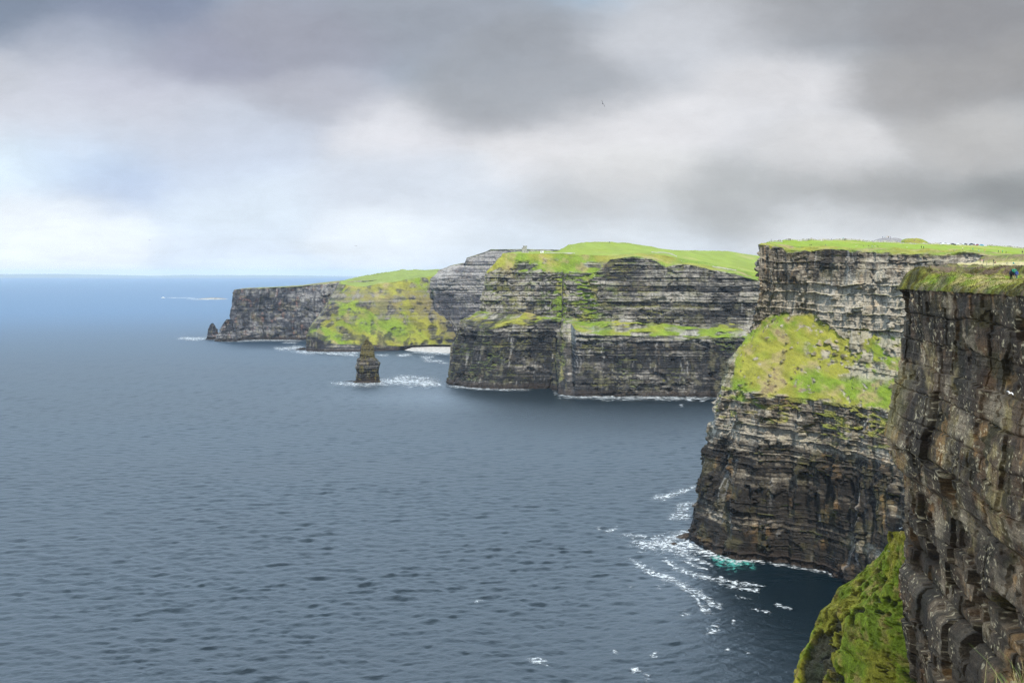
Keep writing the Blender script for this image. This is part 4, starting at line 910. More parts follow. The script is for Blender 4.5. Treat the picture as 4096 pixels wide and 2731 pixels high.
# ------------------------------------------------------------------ stone tower, kiosk, walls
M_TOW = simple('weathered_masonry', (.36, .345, .31), .9, var=.4, scale=.9)
M_DARK = simple('dark_opening', (.02, .02, .02), .9)
M_WHITE = simple('white_paint', (.80, .80, .78), .5, var=.05)
def tower():
    p = stand(2100, 1011); D = p.y; k = D / F
    t = empty('stone_tower', p)
    tag(t, 'small round castle-like stone tower standing on the headland edge', 'tower')
    R, H = 8.4 * k, 28.0 * k
    def cyl(mb, cx, cy, r0, r1, z0, z1, n=32):
        rr = np.linspace(0, 1, 12)
        mb.tube([(cx, cy, z0 + (z1 - z0) * q) for q in rr], [r0 + (r1 - r0) * q for q in rr], n)
    a = MB(); cyl(a, 0, 0, R, R * .94, -2, H * .88); a.build('keep', M_TOW, t)
    b = MB(); n = 12
    cyl(b, 0, 0, R * 1.03, R * 1.03, H * .88, H * .91)
    for i in range(n):
        th = 2 * math.pi * i / n
        b.box((R * .95 * math.cos(th), R * .95 * math.sin(th), H * .955), (.5, R * .32, H * .09), th)
    b.build('parapet', M_TOW, t)
    c = MB(); cyl(c, -R * .95, -R * .45, R * .62, R * .60, -2, H * .66); tu = c.build('turret', M_TOW, t)
    e = MB(); cyl(e, -R * .95, -R * .45, R * .64, R * .64, H * .66, H * .685)
    for i in range(8):
        th = 2 * math.pi * i / 8
        e.box((-R * .95 + R * .58 * math.cos(th), -R * .45 + R * .58 * math.sin(th), H * .705), (.35, R * .24, H * .04), th)
    e.build('battlement', M_TOW, tu)
    for (x, z, w, h) in ((.15, .70, .5, 1.1), (.25, .42, .5, 1.1), (-.2, .2, .5, 1.0)):
        f = MB(); yy = -math.sqrt(1 - x * x) * R * .97; f.box((x * R, yy, z * H), (w, .25, h)); f.build('window', M_DARK, t)
    g = MB(); g.box((R * 1.25, -R * .2, .8), (R * .7, R * 1.1, 3.4)); g.box((R * 1.7, -R * .2, .2), (R * .5, R * .9, 2.0)); g.build('entrance_wall', M_TOW, t)
tower()
def kiosk():
    p = stand(2168, 1011); k = p.y / F
    t = empty('kiosk', p); tag(t, 'white flat-roofed kiosk standing to the right of the stone tower', 'kiosk')
    a = MB(); a.box((0, 0, 3.0 * k), (14 * k, 3.5, 8 * k)); a.build('wall', M_WHITE, t)
    b = MB(); b.box((0, 0, 7.3 * k), (15 * k, 4, .25)); b.build('roof', M_WHITE, t)
    c = MB(); c.box((-3 * k, -1.78, 3.5 * k), (4 * k, .08, 2.6 * k)); c.build('window', simple('grey_glass', (.25, .27, .3), .2), t)
kiosk()
def mound_house():
    p = stand(2438, 971); t = MB()
    for i in range(30): t.box((random.uniform(-1, 1) * (1 - i / 40), random.uniform(-.8, .8) * (1 - i / 40), i * .055), (.9, .7, .4), random.random() * 3, jit=.1)
    o = t.build('cairn', simple('cairn_stone', (.12, .115, .11), .9)); o.location = p; tag(o, 'little stone cairn on the crest of the green hill', 'cairn')
mound_house()
M_WALL = simple('pale_flagstone', (.47, .45, .41), .9, var=.45, scale=.8)
def stone_wall(pts, h, lab, thick=.5):
    mb = MB(); q = []
    for (px, D) in pts: q.append(np.array(((px - CX) / F * D, D)))
    for a, b in zip(q[:-1], q[1:]):
        n = max(1, int(np.linalg.norm(b - a) / .95)); an_ = math.atan2(b[1] - a[1], b[0] - a[0])
        for i in range(n):
            c = a + (b - a) * (i + .5) / n; g = drop(c[0], c[1])
            if g is None: continue
            hh = h * random.uniform(.72, 1.1)
            mb.box((c[0], c[1], g.z + hh / 2 - .15), (1.0 * random.uniform(.8, 1.02), thick * random.uniform(.4, 1), hh + .3), an_ + random.uniform(-.08, .08), jit=.05)
    return tag(mb.build('stone_wall', M_WALL), lab, 'stone wall')
stone_wall([(3075, 776), (3110, 790), (3130, 800)], 1.0, 'short low grey stone wall at the far left corner of the meadow')
stone_wall([(3150, 842), (3250, 862), (3350, 872), (3452, 872)], 1.3, 'long weathered flagstone wall on the skyline along the back of the meadow')
stone_wall([(3452, 868), (3500, 862), (3590, 858)], 1.5, 'whitish flagstone wall running below the grey gravel mound')
stone_wall([(3600, 854), (3660, 851), (3760, 846)], 1.1, 'flagstone wall between the gravel mound and the first parked cars')
stone_wall([(3770, 846), (3850, 842), (3936, 834)], .85, 'pale flagstone wall in front of the row of parked cars')
stone_wall([(3948, 832), (4020, 825), (4096, 818), (4160, 812)], 1.4, 'low pale stone wall at the right end of the meadow skyline')

def fence(pts, lab):
    t = empty('wire_fence', (0, 0, 0)); tag(t, lab, 'fence')
    tops = []
    for (px, D) in pts:
        x = (px - CX) / F * D; g = drop(x, D)
        if g is None: continue
        m = MB(); m.tube([(x, D, g.z - .3), (x, D, g.z + 1.25)], .07, 6); m.build('post', M_POST, t); tops.append(Vector((x, D, g.z)))
    w = MB()
    for zz in (.4, .8, 1.15):
        for a, b in zip(tops[:-1], tops[1:]): w.tube([a + Vector((0, 0, zz)), b + Vector((0, 0, zz))], .012, 4)
    w.build('wire', M_POST, t)
M_POST = simple('weathered_wood', (.25, .23, .20), .9)
fence([(3947, 318), (3973, 312), (4000, 305), (4028, 298), (4060, 292), (4100, 286)], 'low post and wire fence across the straw-coloured grass at right')
fence([(3945, 846), (3975, 842), (4006, 838), (4036, 834), (4066, 830), (4096, 826)], 'thin wire fence on the skyline right of the blue parked car')

# draped gravel paths
def path(pts, half, lab):
    V = []
    for (px, py) in pts:
        for dy in (-half, half):
            p, ob = hit(px, py + dy)
            if p is None or ob.name.split('.')[0] in ('sea',): p = Vector((0, 0, 0)); 
            V.append(p)
    Vd, Q = [], []
    for i in range(len(pts) - 1):
        a0, a1, b0, b1 = V[2 * i], V[2 * i + 1], V[2 * i + 2], V[2 * i + 3]
        if min(a0.y, a1.y, b0.y, b1.y) < 300 or max(abs(a0.y - a1.y), abs(b0.y - b1.y), abs(a0.y - b0.y)) > 120: continue
        for s_ in range(6):
            n = len(Vd)
            for tt in (s_ / 6, (s_ + 1) / 6):
                for (p, q) in ((a0, b0), (a1, b1)):
                    x = p.lerp(q, tt); g = drop(x.x, x.y); Vd.append((x.x, x.y, (g.z if g else x.z) + .35))
            Q.append((n, n + 1, n + 3, n + 2))
    if not Q: return
    me = bpy.data.meshes.new('path'); me.from_pydata(Vd, [], Q); me.update()
    tag(link('path', me, M_PATH), lab, 'path', kind='structure')
M_PATH = simple('pale_gravel', (.30, .275, .22), .95, var=.2, scale=.4)
path([(2180, 1012.5), (2220, 1013.2), (2260, 1013.6), (2300, 1014)], 1.0, 'pale gravel path along the top of the tower headland')
path([(2606, 1009), (2640, 1010), (2662, 1011.5), (2680, 1015), (2695, 1020), (2708, 1027)], 1.5, 'pale path curving down the green hill behind the tower')
path([(2850, 1066), (2880, 1071), (2910, 1077), (2945, 1082)], 2.0, 'straw-coloured trail on the lower right of the tower hill')

# ------------------------------------------------------------------ people
SKIN = simple('skin', (.50, .33, .24), .6, var=.05); SHOE = simple('dark_shoes', (.03, .028, .026), .7)
HAIRS = [simple('dark_hair', (.030, .022, .016), .7), simple('brown_hair', (.10, .06, .035), .7), simple('grey_hair', (.35, .34, .33), .7), simple('blond_hair', (.38, .28, .14), .7)]
_cl = {}
CLOTH = dict(navy=(.018, .028, .07), black=(.012, .012, .014), red=(.42, .03, .03), blue=(.05, .10, .38), lightblue=(.35, .55, .75), white=(.78, .78, .78), grey=(.22, .22, .23), teal=(.02, .42, .38),
             green=(.02, .27, .16), yellow=(.70, .62, .10), pink=(.70, .32, .36), cream=(.70, .64, .50), orange=(.62, .25, .08), maroon=(.20, .02, .05), brown=(.16, .08, .045), purple=(.25, .08, .32), denim=(.06, .09, .16), khaki=(.30, .25, .16), darkgreen=(.02, .09, .06))
def cloth(c):
    if c not in _cl: _cl[c] = simple(c + '_cloth', CLOTH[c], .85, var=.1)
    return _cl[c]
POSES = dict(
    stand=dict(pel=(0, 0, .95), che=(0, .0, 1.28), nec=(0, .01, 1.47), hea=(0, .03, 1.62), top=(0, .02, 1.73), sh=.19, elb=((-.25, -.02, 1.13), (.25, -.02, 1.13)), han=((-.25, .08, .88), (.25, .08, .88)),
               kne=((-.11, .02, .50), (.11, .02, .50)), ank=((-.12, -.02, .08), (.12, -.02, .08)), toe=((-.14, .15, .04), (.14, .15, .04))),
    walk=dict(pel=(0, 0, .93), che=(0, .04, 1.27), nec=(0, .07, 1.46), hea=(0, .10, 1.61), top=(0, .10, 1.72), sh=.19, elb=((-.25, -.14, 1.15), (.25, .12, 1.14)), han=((-.24, -.10, .92), (.24, .28, .98)),
              kne=((-.10, .24, .54), (.10, -.06, .50)), ank=((-.11, .30, .09), (.11, -.34, .14)), toe=((-.11, .47, .08), (.11, -.20, .04))),
    sit=dict(pel=(0, 0, .13), che=(0, -.08, .46), nec=(0, -.06, .65), hea=(0, -.02, .80), top=(0, -.03, .91), sh=.19, elb=((-.26, .02, .32), (.26, .02, .32)), han=((-.14, .30, .36), (.14, .30, .36)),
             kne=((-.14, .40, .42), (.14, .40, .42)), ank=((-.12, .58, .08), (.12, .58, .08)), toe=((-.12, .74, .05), (.12, .74, .05))),
    clasp=dict(pel=(0, 0, .95), che=(0, .0, 1.29), nec=(0, .01, 1.48), hea=(0, .04, 1.63), top=(0, .03, 1.74), sh=.21, elb=((-.29, .04, 1.14), (.29, .04, 1.14)), han=((-.05, .27, 1.22), (.05, .27, 1.22)),
               kne=((-.12, .02, .50), (.12, .02, .50)), ank=((-.13, -.02, .08), (.13, -.02, .08)), toe=((-.16, .14, .04), (.16, .14, .04))),
    lie=dict(pel=(0, 0, .12), che=(0, -.32, .16), nec=(0, -.52, .2), hea=(0, -.67, .26), top=(0, -.78, .28), sh=.19, elb=((-.3, -.3, .1), (.3, -.3, .1)), han=((-.2, -.08, .16), (.2, -.08, .16)),
             kne=((-.12, .42, .22), (.12, .42, .22)), ank=((-.12, .84, .08), (.12, .84, .08)), toe=((-.12, .9, .2), (.12, .9, .2))))
_pm = {}
def person_geo(pose):
    """one continuous skinned body; returns verts, faces and the zone of every face"""
    if pose in _pm: return _pm[pose]
    p = POSES[pose]; V, E, R = [], [], []
    def v(c, r): V.append(tuple(c)); R.append(r); return len(V) - 1
    pe = v(p['pel'], (.155, .115)); mid = v([(a + b) / 2 for a, b in zip(p['pel'], p['che'])], (.135, .10)); ch = v(p['che'], (.17, .115)); ne = v(p['nec'], (.06, .06)); he = v(p['hea'], (.085, .105)); tp = v(p['top'], (.06, .07))
    E += [(pe, mid), (mid, ch), (ch, ne), (ne, he), (he, tp)]
    segs = [(p['pel'], p['che'], 'top'), (p['che'], p['nec'], 'top'), (p['nec'], p['hea'], 'skin'), (p['hea'], p['top'], 'hair')]
    up = Vector(p['nec']) - Vector(p['che'])
    for k, sx in ((0, -1), (1, 1)):
        shp = Vector(p['che']) + up * .62 + Vector((sx * p['sh'], 0, 0))
        s_ = v(shp, (.07, .07)); el = v(p['elb'][k], (.05, .05)); hd = v(Vector(p['elb'][k]).lerp(Vector(p['han'][k]), .82), (.034, .034)); fi = v(p['han'][k], (.035, .022)); tip = v(Vector(p['han'][k]) + (Vector(p['han'][k]) - Vector(p['elb'][k])).normalized() * .09, (.026, .015))
        E += [(ch, s_), (s_, el), (el, hd), (hd, fi), (fi, tip)]
        segs += [(tuple(shp), p['elb'][k], 'top'), (p['elb'][k], V[hd], 'top'), (V[fi], V[tip], 'skin')]
        hip = Vector(p['pel']) + Vector((sx * .095, 0, -.03)); h = v(hip, (.095, .10)); kn = v(p['kne'][k], (.065, .065)); an_ = v(p['ank'][k], (.045, .045)); to = v(p['toe'][k], (.045, .03))
        E += [(pe, h), (h, kn), (kn, an_), (an_, to)]
        segs += [(tuple(hip), p['kne'][k], 'legs'), (p['kne'][k], p['ank'][k], 'shin'), (p['ank'][k], p['toe'][k], 'shoe')]
    me = bpy.data.meshes.new('body'); me.from_pydata(V, E, []); o = bpy.data.objects.new('body', me); COL.objects.link(o)
    md = o.modifiers.new('s', 'SKIN'); md.use_smooth_shade = True
    for i, d in enumerate(me.skin_vertices[0].data): d.radius = R[i]; d.use_root = (i == 0)
    o.modifiers.new('u', 'SUBSURF').levels = 1
    bpy.context.view_layer.update()
    m2 = bpy.data.meshes.new_from_object(o.evaluated_get(bpy.context.evaluated_depsgraph_get()))
    vs = [tuple(x.co) for x in m2.vertices]; fs = [tuple(f.vertices) for f in m2.polygons]
    bpy.data.objects.remove(o); bpy.data.meshes.remove(me); bpy.data.meshes.remove(m2)
    A = np.array([s_[0] for s_ in segs]); B = np.array([s_[1] for s_ in segs]); zn = []
    for f in fs:
        c = np.mean([vs[i] for i in f], 0); t = np.clip(((c - A) * (B - A)).sum(1) / ((B - A) ** 2).sum(1), 0, 1)
        z = segs[int(np.argmin(np.linalg.norm(c - (A + (B - A) * t[:, None]), axis=1)))][2]
        if z == 'skin' and pose in ('stand', 'walk', 'clasp') and c[2] > 1.5 and c[1] < p['hea'][1] - .02: z = 'hair'
        zn.append(z)
    _pm[pose] = (vs, fs, zn); return _pm[pose]
_pc = {}
def person(px, py, top, legs, pose, lab, group, D=None, hair=0, rz=None, sc=1.0, bare=False, detail=False, extra=None):
    g = stand(px, py, D)
    if g is None: return
    vs, fs, zn = person_geo(pose)
    key = (pose, top, legs, hair, bare)
    if key not in _pc:
        me = bpy.data.meshes.new('person'); me.from_pydata(vs, [], fs)
        idx = dict(skin=0, top=1, legs=2, shin=0 if bare else 2, shoe=3, hair=4)
        for m_ in (SKIN, cloth(top), cloth(legs), SHOE, HAIRS[hair]): me.materials.append(m_)
        me.polygons.foreach_set('material_index', [idx[z] for z in zn]); me.polygons.foreach_set('use_smooth', [True] * len(fs)); me.update()
        _pc[key] = me
    o = bpy.data.objects.new('person', _pc[key]); COL.objects.link(o)
    o.location = (g.x, g.y, g.z - .02); o.rotation_euler = (0, 0, random.uniform(-3.1, 3.1) if rz is None else rz); o.scale = (sc,) * 3
    tag(o, lab, 'person', group)
    if detail:
        def shell(name, zones, off, mt):
            ff = [f for f, z in zip(fs, zn) if z in zones]; us_ = sorted({i for f in ff for i in f}); rm = {a: b for b, a in enumerate(us_)}
            tmp = bpy.data.meshes.new('x'); tmp.from_pydata(vs, [], fs); tmp.update(); nn = [Vector(v_.normal) for v_ in tmp.vertices]
            vv = [tuple(Vector(vs[i]) + nn[i] * off) for i in us_]; bpy.data.meshes.remove(tmp)
            me = bpy.data.meshes.new(name); me.from_pydata(vv, [], [tuple(rm[i] for i in f) for f in ff]); me.polygons.foreach_set('use_smooth', [True] * len(ff)); me.update()
            return link(name, me, mt, o)
        shell('jacket', ('top',), .02, cloth(top)); shell('shorts' if bare else 'trousers', ('legs',) if bare else ('legs', 'shin'), .015, cloth(legs)); shell('hair', ('hair',), .015, HAIRS[hair])
        f = MB(); hd = Vector(POSES[pose]['hea'])
        f.tube([hd + Vector((0, .09, .02)), hd + Vector((0, .135, -.02))], [.012, .02], 6); f.build('nose', SKIN, o, True)
    if extra == 'backpack':
        f = MB(); c = POSES[pose]['che']; f.box((0, c[1] - .21, c[2] - .02), (.32, .18, .46), jit=.02); f.box((0, c[1] - .32, c[2] - .1), (.22, .06, .22), jit=.01); f.build('backpack', cloth('black'), o)
    if extra == 'umbrella':
        u_ = empty('umbrella', (g.x + .25, g.y, g.z + 1.9)); tag(u_, 'small teal umbrella held up above the meadow skyline', 'umbrella')
        f = MB(); f.tube([(0, 0, .0), (0, 0, .12), (0, 0, .24), (0, 0, .3)], [.55, .48, .25, .02], 10, cap=False); f.build('canopy', cloth('teal'), u_)
        f = MB(); f.tube([(0, 0, -.7), (0, 0, .3)], .015, 6); f.build('pole', SHOE, u_)
    return o
GB = 'visitors along the back of the meadow'; GM = 'visitors on the gravel mound'; GS = 'people sitting along the meadow edge'; GW = 'walkers on the path below the meadow'; GN = 'hikers on the nearest headland'; GT = 'visitors around the tower headland'
PEOPLE = [
    (3085, 965, 'navy', 'black', 'stand', 'lone dark figure at the far left tip of the meadow headland', GB, 0),
    (3115, 967, 'red', 'black', 'walk', 'person in red jacket at the left end of the meadow', GB, 1), (3120, 967, 'navy', 'black', 'walk', 'person in navy right beside the red jacket at the meadow\'s left end', GB, 0),
    (3145, 963, 'black', 'denim', 'stand', 'tall person in black with grey hair, leftmost of a skyline cluster on the meadow', GB, 2), (3153, 962.5, 'navy', 'denim', 'stand', 'person in navy second from left in the left skyline cluster', GB, 0),
    (3158.5, 962.5, 'black', 'black', 'walk', 'person all in black third from left in the left skyline cluster', GB, 0), (3161.5, 962.5, 'brown', 'black', 'stand', 'person in brown top at the right end of the left skyline cluster', GB, 1),
    (3232.5, 963, 'navy', 'black', 'walk', 'person in navy leftmost of the group walking along the flagstone wall', GB, 1), (3236.5, 963, 'blue', 'navy', 'walk', 'person in blue second in the group walking along the flagstone wall', GB, 0),
    (3243.5, 963, 'grey', 'khaki', 'walk', 'person in grey third in the group walking along the flagstone wall', GB, 2), (3253.5, 963, 'red', 'navy', 'stand', 'person in red with dark trousers rightmost along the long flagstone wall', GB, 0),
    (3326, 962, 'blue', 'navy', 'stand', 'lone person in blue at the middle of the long flagstone wall', GB, 0), (3371.5, 962.5, 'darkgreen', 'black', 'stand', 'person in dark green holding the teal umbrella on the meadow skyline', GB, 0),
    (3377.5, 963.5, 'black', 'navy', 'walk', 'person in black just right of the teal umbrella', GB, 1), (3381.5, 963.5, 'navy', 'black', 'walk', 'person in navy second to the right of the teal umbrella', GB, 0),
    (3531, 953.5, 'blue', 'navy', 'stand', 'person in blue standing at the left on the gravel mound', GM, 0), (3540, 953, 'lightblue', 'khaki', 'stand', 'person in light blue second from left on the gravel mound', GM, 3),
    (3545.5, 952.5, 'white', 'cream', 'stand', 'person dressed in white on the gravel mound', GM, 1), (3548.5, 952.5, 'pink', 'white', 'stand', 'person in pink top on the gravel mound', GM, 0),
    (3552.5, 952.5, 'yellow', 'black', 'stand', 'person in yellow top on the gravel mound', GM, 1), (3554.8, 952.5, 'navy', 'black', 'stand', 'tall person in navy beside the yellow top on the gravel mound', GM, 0), (3561, 953, 'purple', 'navy', 'stand', 'person in purple at the right on the gravel mound', GM, 0),
    (3611.5, 973, 'black', 'navy', 'stand', 'person in black standing at the foot of the grassy bank by the wall', GM, 0), (3616.5, 973, 'grey', 'black', 'stand', 'smaller person in grey beside the wall at the foot of the grassy bank', GM, 1),
    (3240.5, 982, 'black', 'navy', 'sit', 'person in black sitting at the left on the meadow edge', GS, 0), (3245.5, 982, 'navy', 'black', 'sit', 'person in navy sitting beside the one in black on the meadow edge', GS, 1), (3303, 982, 'grey', 'denim', 'sit', 'person in grey sitting alone near the middle of the meadow edge', GS, 0),
    (3426, 985, 'white', 'cream', 'lie', 'person in white lying on the meadow edge', GS, 3), (3453, 986, 'khaki', 'brown', 'sit', 'person in khaki sitting on the meadow edge', GS, 1), (3475, 986.5, 'maroon', 'denim', 'sit', 'person in maroon sitting on the meadow edge', GS, 0),
    (3489, 987, 'lightblue', 'denim', 'sit', 'person in light blue sitting on the meadow edge', GS, 0), (3500, 987, 'white', 'denim', 'sit', 'person in white with jeans sitting on the meadow edge', GS, 1), (3511, 987.5, 'black', 'black', 'sit', 'person all in black sitting at the right of the meadow edge row', GS, 0),
    (3627, 990, 'white', 'white', 'lie', 'person in white lying apart on the right half of the meadow edge', GS, 2),
    (3685.5, 993.5, 'black', 'black', 'stand', 'tall person all in black standing on the meadow path', GW, 0), (3694.5, 995, 'darkgreen', 'black', 'walk', 'person in dark green walking beside the tall one in black', GW, 1),
    (3817, 1003, 'grey', 'white', 'sit', 'person in pale grey crouching on the path edge of the meadow', GW, 2), (3851, 1001, 'cream', 'brown', 'walk', 'person in cream coat walking on the meadow path', GW, 3),
    (3883.5, 1003.5, 'yellow', 'khaki', 'walk', 'person in yellow top walking on the meadow path', GW, 1), (3891.5, 1002.5, 'teal', 'navy', 'walk', 'person in teal walking beside the yellow top', GW, 0),
    (3915.5, 1006, 'navy', 'lightblue', 'walk', 'person in navy with pale blue trousers on the meadow path', GW, 2), (3939.5, 1006.5, 'orange', 'pink', 'walk', 'person in orange walking on the meadow path', GW, 1),
    (3993.5, 1011.5, 'darkgreen', 'black', 'walk', 'person in dark green at the right part of the meadow path', GW, 0), (4002, 1013.5, 'orange', 'khaki', 'walk', 'person in orange with khaki trousers at the right part of the path', GW, 3),
    (4009.5, 1012.5, 'teal', 'black', 'walk', 'person in teal jacket beside the orange walker at the right part of the path', GW, 0), (4024.5, 1013.5, 'brown', 'black', 'walk', 'person in brown walking behind the teal jacket on the meadow path', GW, 1),
    (4089.5, 1018, 'black', 'khaki', 'stand', 'person in black at the right edge of the meadow path', GW, 0),
]
for (px, py, tp, lg, po, lab, gr, hr) in PEOPLE:
    person(px, py, tp, lg, po, lab, gr, hair=hr, extra='umbrella' if 'holding the teal' in lab else None)
for (px, py, D, tp, lg, po, lab, hr, rz, ex) in [
    (3920.5, 1059, 415, 'maroon', 'navy', 'stand', 'person in maroon jacket and navy trousers standing on the straw-coloured grass', 0, 1.2, None), (3928, 1058, 418, 'pink', 'cream', 'stand', 'person in pink beside the maroon jacket on the straw-coloured grass', 3, 2.0, None),
    (3934, 1058, 420, 'grey', 'black', 'walk', 'person in dark grey right of the pink top on the straw-coloured grass', 0, -1.0, None), (3975, 1058, 418, 'black', 'navy', 'walk', 'person in black with head bent on the straw-coloured grass', 0, 1.5, None),
    (3981, 1058, 422, 'maroon', 'black', 'sit', 'person in maroon sitting beside the one in black with head bent', 1, .5, None), (4054, 1055, 360, 'teal', 'navy', 'sit', 'person in bright teal jacket sitting on the straw-coloured grass', 1, 2.8, None)]:
    person(px, py, tp, lg, po, lab, GN, D=D, hair=hr, rz=rz, extra=ex)
person(4045, 1115, 'navy', 'black', 'stand', 'hiker in navy with a black backpack seen from behind beside the green top', GN, D=168, hair=0, rz=.15, detail=True, extra='backpack')
person(4057, 1116, 'green', 'black', 'clasp', 'hiker in green long-sleeved top and black shorts with hands together', GN, D=166, hair=1, rz=math.pi - .1, bare=True, detail=True, sc=1.06)
person(4065, 1113, 'blue', 'denim', 'stand', 'hiker in blue half hidden behind the green top', GN, D=172, hair=0, rz=2.6, detail=True)
for (px, py, tp, lg, lab) in [
    (2130, 1011.5, 'white', 'grey', 'tiny visitor in white just right of the stone tower'), (2137, 1011.5, 'cream', 'khaki', 'tiny visitor in cream between the stone tower and the kiosk'), (2152, 1011.5, 'orange', 'denim', 'tiny visitor in orange just left of the white kiosk'),
    (2187, 1011.5, 'navy', 'black', 'tiny visitor in navy just right of the white kiosk'), (2201, 1011.5, 'lightblue', 'denim', 'tiny visitor in light blue on the tower headland path'), (2213, 1011.5, 'black', 'denim', 'tiny visitor in black on the tower headland path'),
    (2238, 1011.5, 'red', 'denim', 'tiny visitor in red at the foot of the green hill'), (2265, 1000, 'pink', 'white', 'tiny visitor in pink at the left flank of the green hill'), (2287, 995, 'white', 'black', 'tiny visitor in white on the left flank of the green hill'),
    (2312, 992, 'yellow', 'grey', 'tiny visitor in yellow on the left flank of the green hill'), (2308, 978, 'maroon', 'black', 'tiny visitor in maroon near the hilltop above the tower'), (2322, 974, 'teal', 'navy', 'tiny visitor in teal near the hilltop above the tower'),
    (2725, 1046, 'white', 'grey', 'tiny visitor in white on the hillside below the curving path'), (2750, 1048, 'grey', 'denim', 'tiny visitor in grey on the hillside below the curving path'), (2795, 1053, 'lightblue', 'navy', 'tiny visitor in light blue on the right hillside'),
    (2905, 1078, 'navy', 'black', 'tiny visitor in navy on the straw-coloured trail'), (2930, 1083, 'white', 'denim', 'tiny visitor in white on the straw-coloured trail'), (2955, 1072, 'white', 'khaki', 'tiny visitor in white above the straw-coloured trail')]:
    person(px, py, tp, lg, random.choice(('stand', 'walk')), lab, GT, hair=random.randrange(3))

# ------------------------------------------------------------------ parked cars
M_GLASS = simple('car_glass', (.03, .035, .04), .08, spec=.6); M_TYRE = simple('tyre_rubber', (.015, .015, .015), .8); M_RIM = simple('alloy_rim', (.5, .5, .5), .3, metal=.8)
_cm = {}
def car_meshes():
    prof = [(-2.1, .35), (-2.15, .75), (-1.95, .92), (-1.0, 1.0), (-.45, 1.02), (1.35, 1.02), (1.95, .98), (2.1, .8), (2.1, .35)]
    V, Fc = [], []
    n = len(prof)
    for sx, ins in ((-1, 0), (1, 0)):
        for (x, z) in prof: V.append((x, sx * (.86 if .5 < z < .98 else .80), z))
    Fc += [(i, i + 1, n + i + 1, n + i) for i in range(n - 1)] + [tuple(range(n))[::-1], tuple(range(n, 2 * n)), (n - 1, 0, n, 2 * n - 1)]
    body = (V, Fc)
    gp = [(-1.0, 1.0), (-.25, 1.42), (1.05, 1.44), (1.65, 1.01)]
    V = [(x, s_ * (.76 if z < 1.2 else .60), z) for s_ in (-1, 1) for (x, z) in gp]
    glass = (V, [(0, 1, 5, 4), (2, 3, 7, 6), (3, 2, 1, 0), (4, 5, 6, 7)])
    V = [(x, s_ * .62, z) for s_ in (-1, 1) for (x, z) in ((-.32, 1.41), (1.1, 1.43), (1.05, 1.49), (-.2, 1.48))]
    roof = (V, [(3, 2, 1, 0), (4, 5, 6, 7), (0, 1, 5, 4), (1, 2, 6, 5), (2, 3, 7, 6), (3, 0, 4, 7)])
    return body, glass, roof
CARS = [(3762, 'silver', 'silver hatchback, first parked car at the left end of the row'), (3778, 'white', 'white car parked second from the left behind the flagstone wall'), (3803, 'white', 'white estate car parked beside the dark car behind the wall'), (3813, 'black', 'black car parked just right of the white estate car'),
        (3838, 'white', 'white car parked left of the grey hatchback in the row'), (3858, 'grey', 'dark grey hatchback in the middle of the parked row'), (3887, 'navy', 'navy saloon parked left of the red car'), (3906, 'red', 'dark red car parked between the navy and the blue cars'), (3923, 'blue', 'bright light-blue car parked at the right end of the row')]
CARC = dict(silver=(.62, .63, .65), white=(.80, .80, .80), black=(.02, .02, .022), grey=(.10, .10, .11), navy=(.02, .03, .07), red=(.30, .03, .04), blue=(.08, .42, .72))
CARM = {k: simple(k + '_car_paint', c, .25, var=.03, spec=.6) for k, c in CARC.items()}
_b, _g, _r = car_meshes()
for i, (px, c, lab) in enumerate(CARS):
    D = 854 - (px - 3762) * .085
    x = (px - CX) / F * D; g = drop(x, D)
    t = empty('parked_car', (x, D, g.z + .30), rz=random.uniform(-.12, .12) + (math.pi if i % 3 == 0 else 0)); tag(t, lab, 'car', 'cars parked behind the meadow wall')
    for nm, (V, Fc), mt in (('body', _b, CARM[c]), ('window', _g, M_GLASS), ('roof', _r, CARM[c])):
        key = (nm, c)
        if key not in _cm:
            me = bpy.data.meshes.new(nm); me.from_pydata(V, [], Fc); me.materials.append(mt); me.update(); _cm[key] = me
        o = bpy.data.objects.new(nm, _cm[key]); COL.objects.link(o); o.parent = t
    for wx in (-1.3, 1.3):
        for wy_ in (-.8, .8):
            m_ = MB(); m_.tube([(wx, wy_ - .1, .32), (wx, wy_ + .1, .32)], .32, 12); m_.build('wheel', M_TYRE, t)

# ------------------------------------------------------------------ boat
def boat():
    D = 7300.; x = (653 - CX) / F * D; sc = 1.0
    t = empty('passenger_boat', (x, D, 0), rz=math.pi); tag(t, 'small white passenger boat heading left on the open sea', 'boat')
    L_ = 28.
    st = [(-.5, .42, 2.2), (-.2, .46, 2.2), (.2, .44, 2.6), (.4, .22, 3.2), (.5, .02, 3.6)]
    V, Fc = [], []
    for (a, w, h) in st:
        for (yy, zz) in ((-w * 7, h), (-w * 5, -.6), (w * 5, -.6), (w * 7, h)): V.append((a * L_, yy, zz))
    for i in range(len(st) - 1):
        for k in range(4): Fc.append((i * 4 + k, i * 4 + (k + 1) % 4, i * 4 + 4 + (k + 1) % 4, i * 4 + 4 + k))
    Fc += [(3, 2, 1, 0), (16, 17, 18, 19)]
    h = MB(); h.add(V, Fc); h.build('hull', M_WHITE, t)
    c = MB(); c.box((-1, 0, 3.9), (15, 5, 3.2)); c.box((1.5, 0, 6.4), (7, 4, 2.2)); ca = c.build('cabin', M_WHITE, t)
    w = MB(); w.box((-1, -2.55, 4.3), (12, .1, 1.0)); w.box((1.5, -2.05, 6.7), (5, .1, .8)); w.build('window', M_GLASS, ca)
    m_ = MB(); m_.tube([(0, 0, 7), (-.6, 0, 11)], [.2, .1], 6); m_.build('mast', M_WHITE, t)
boat()

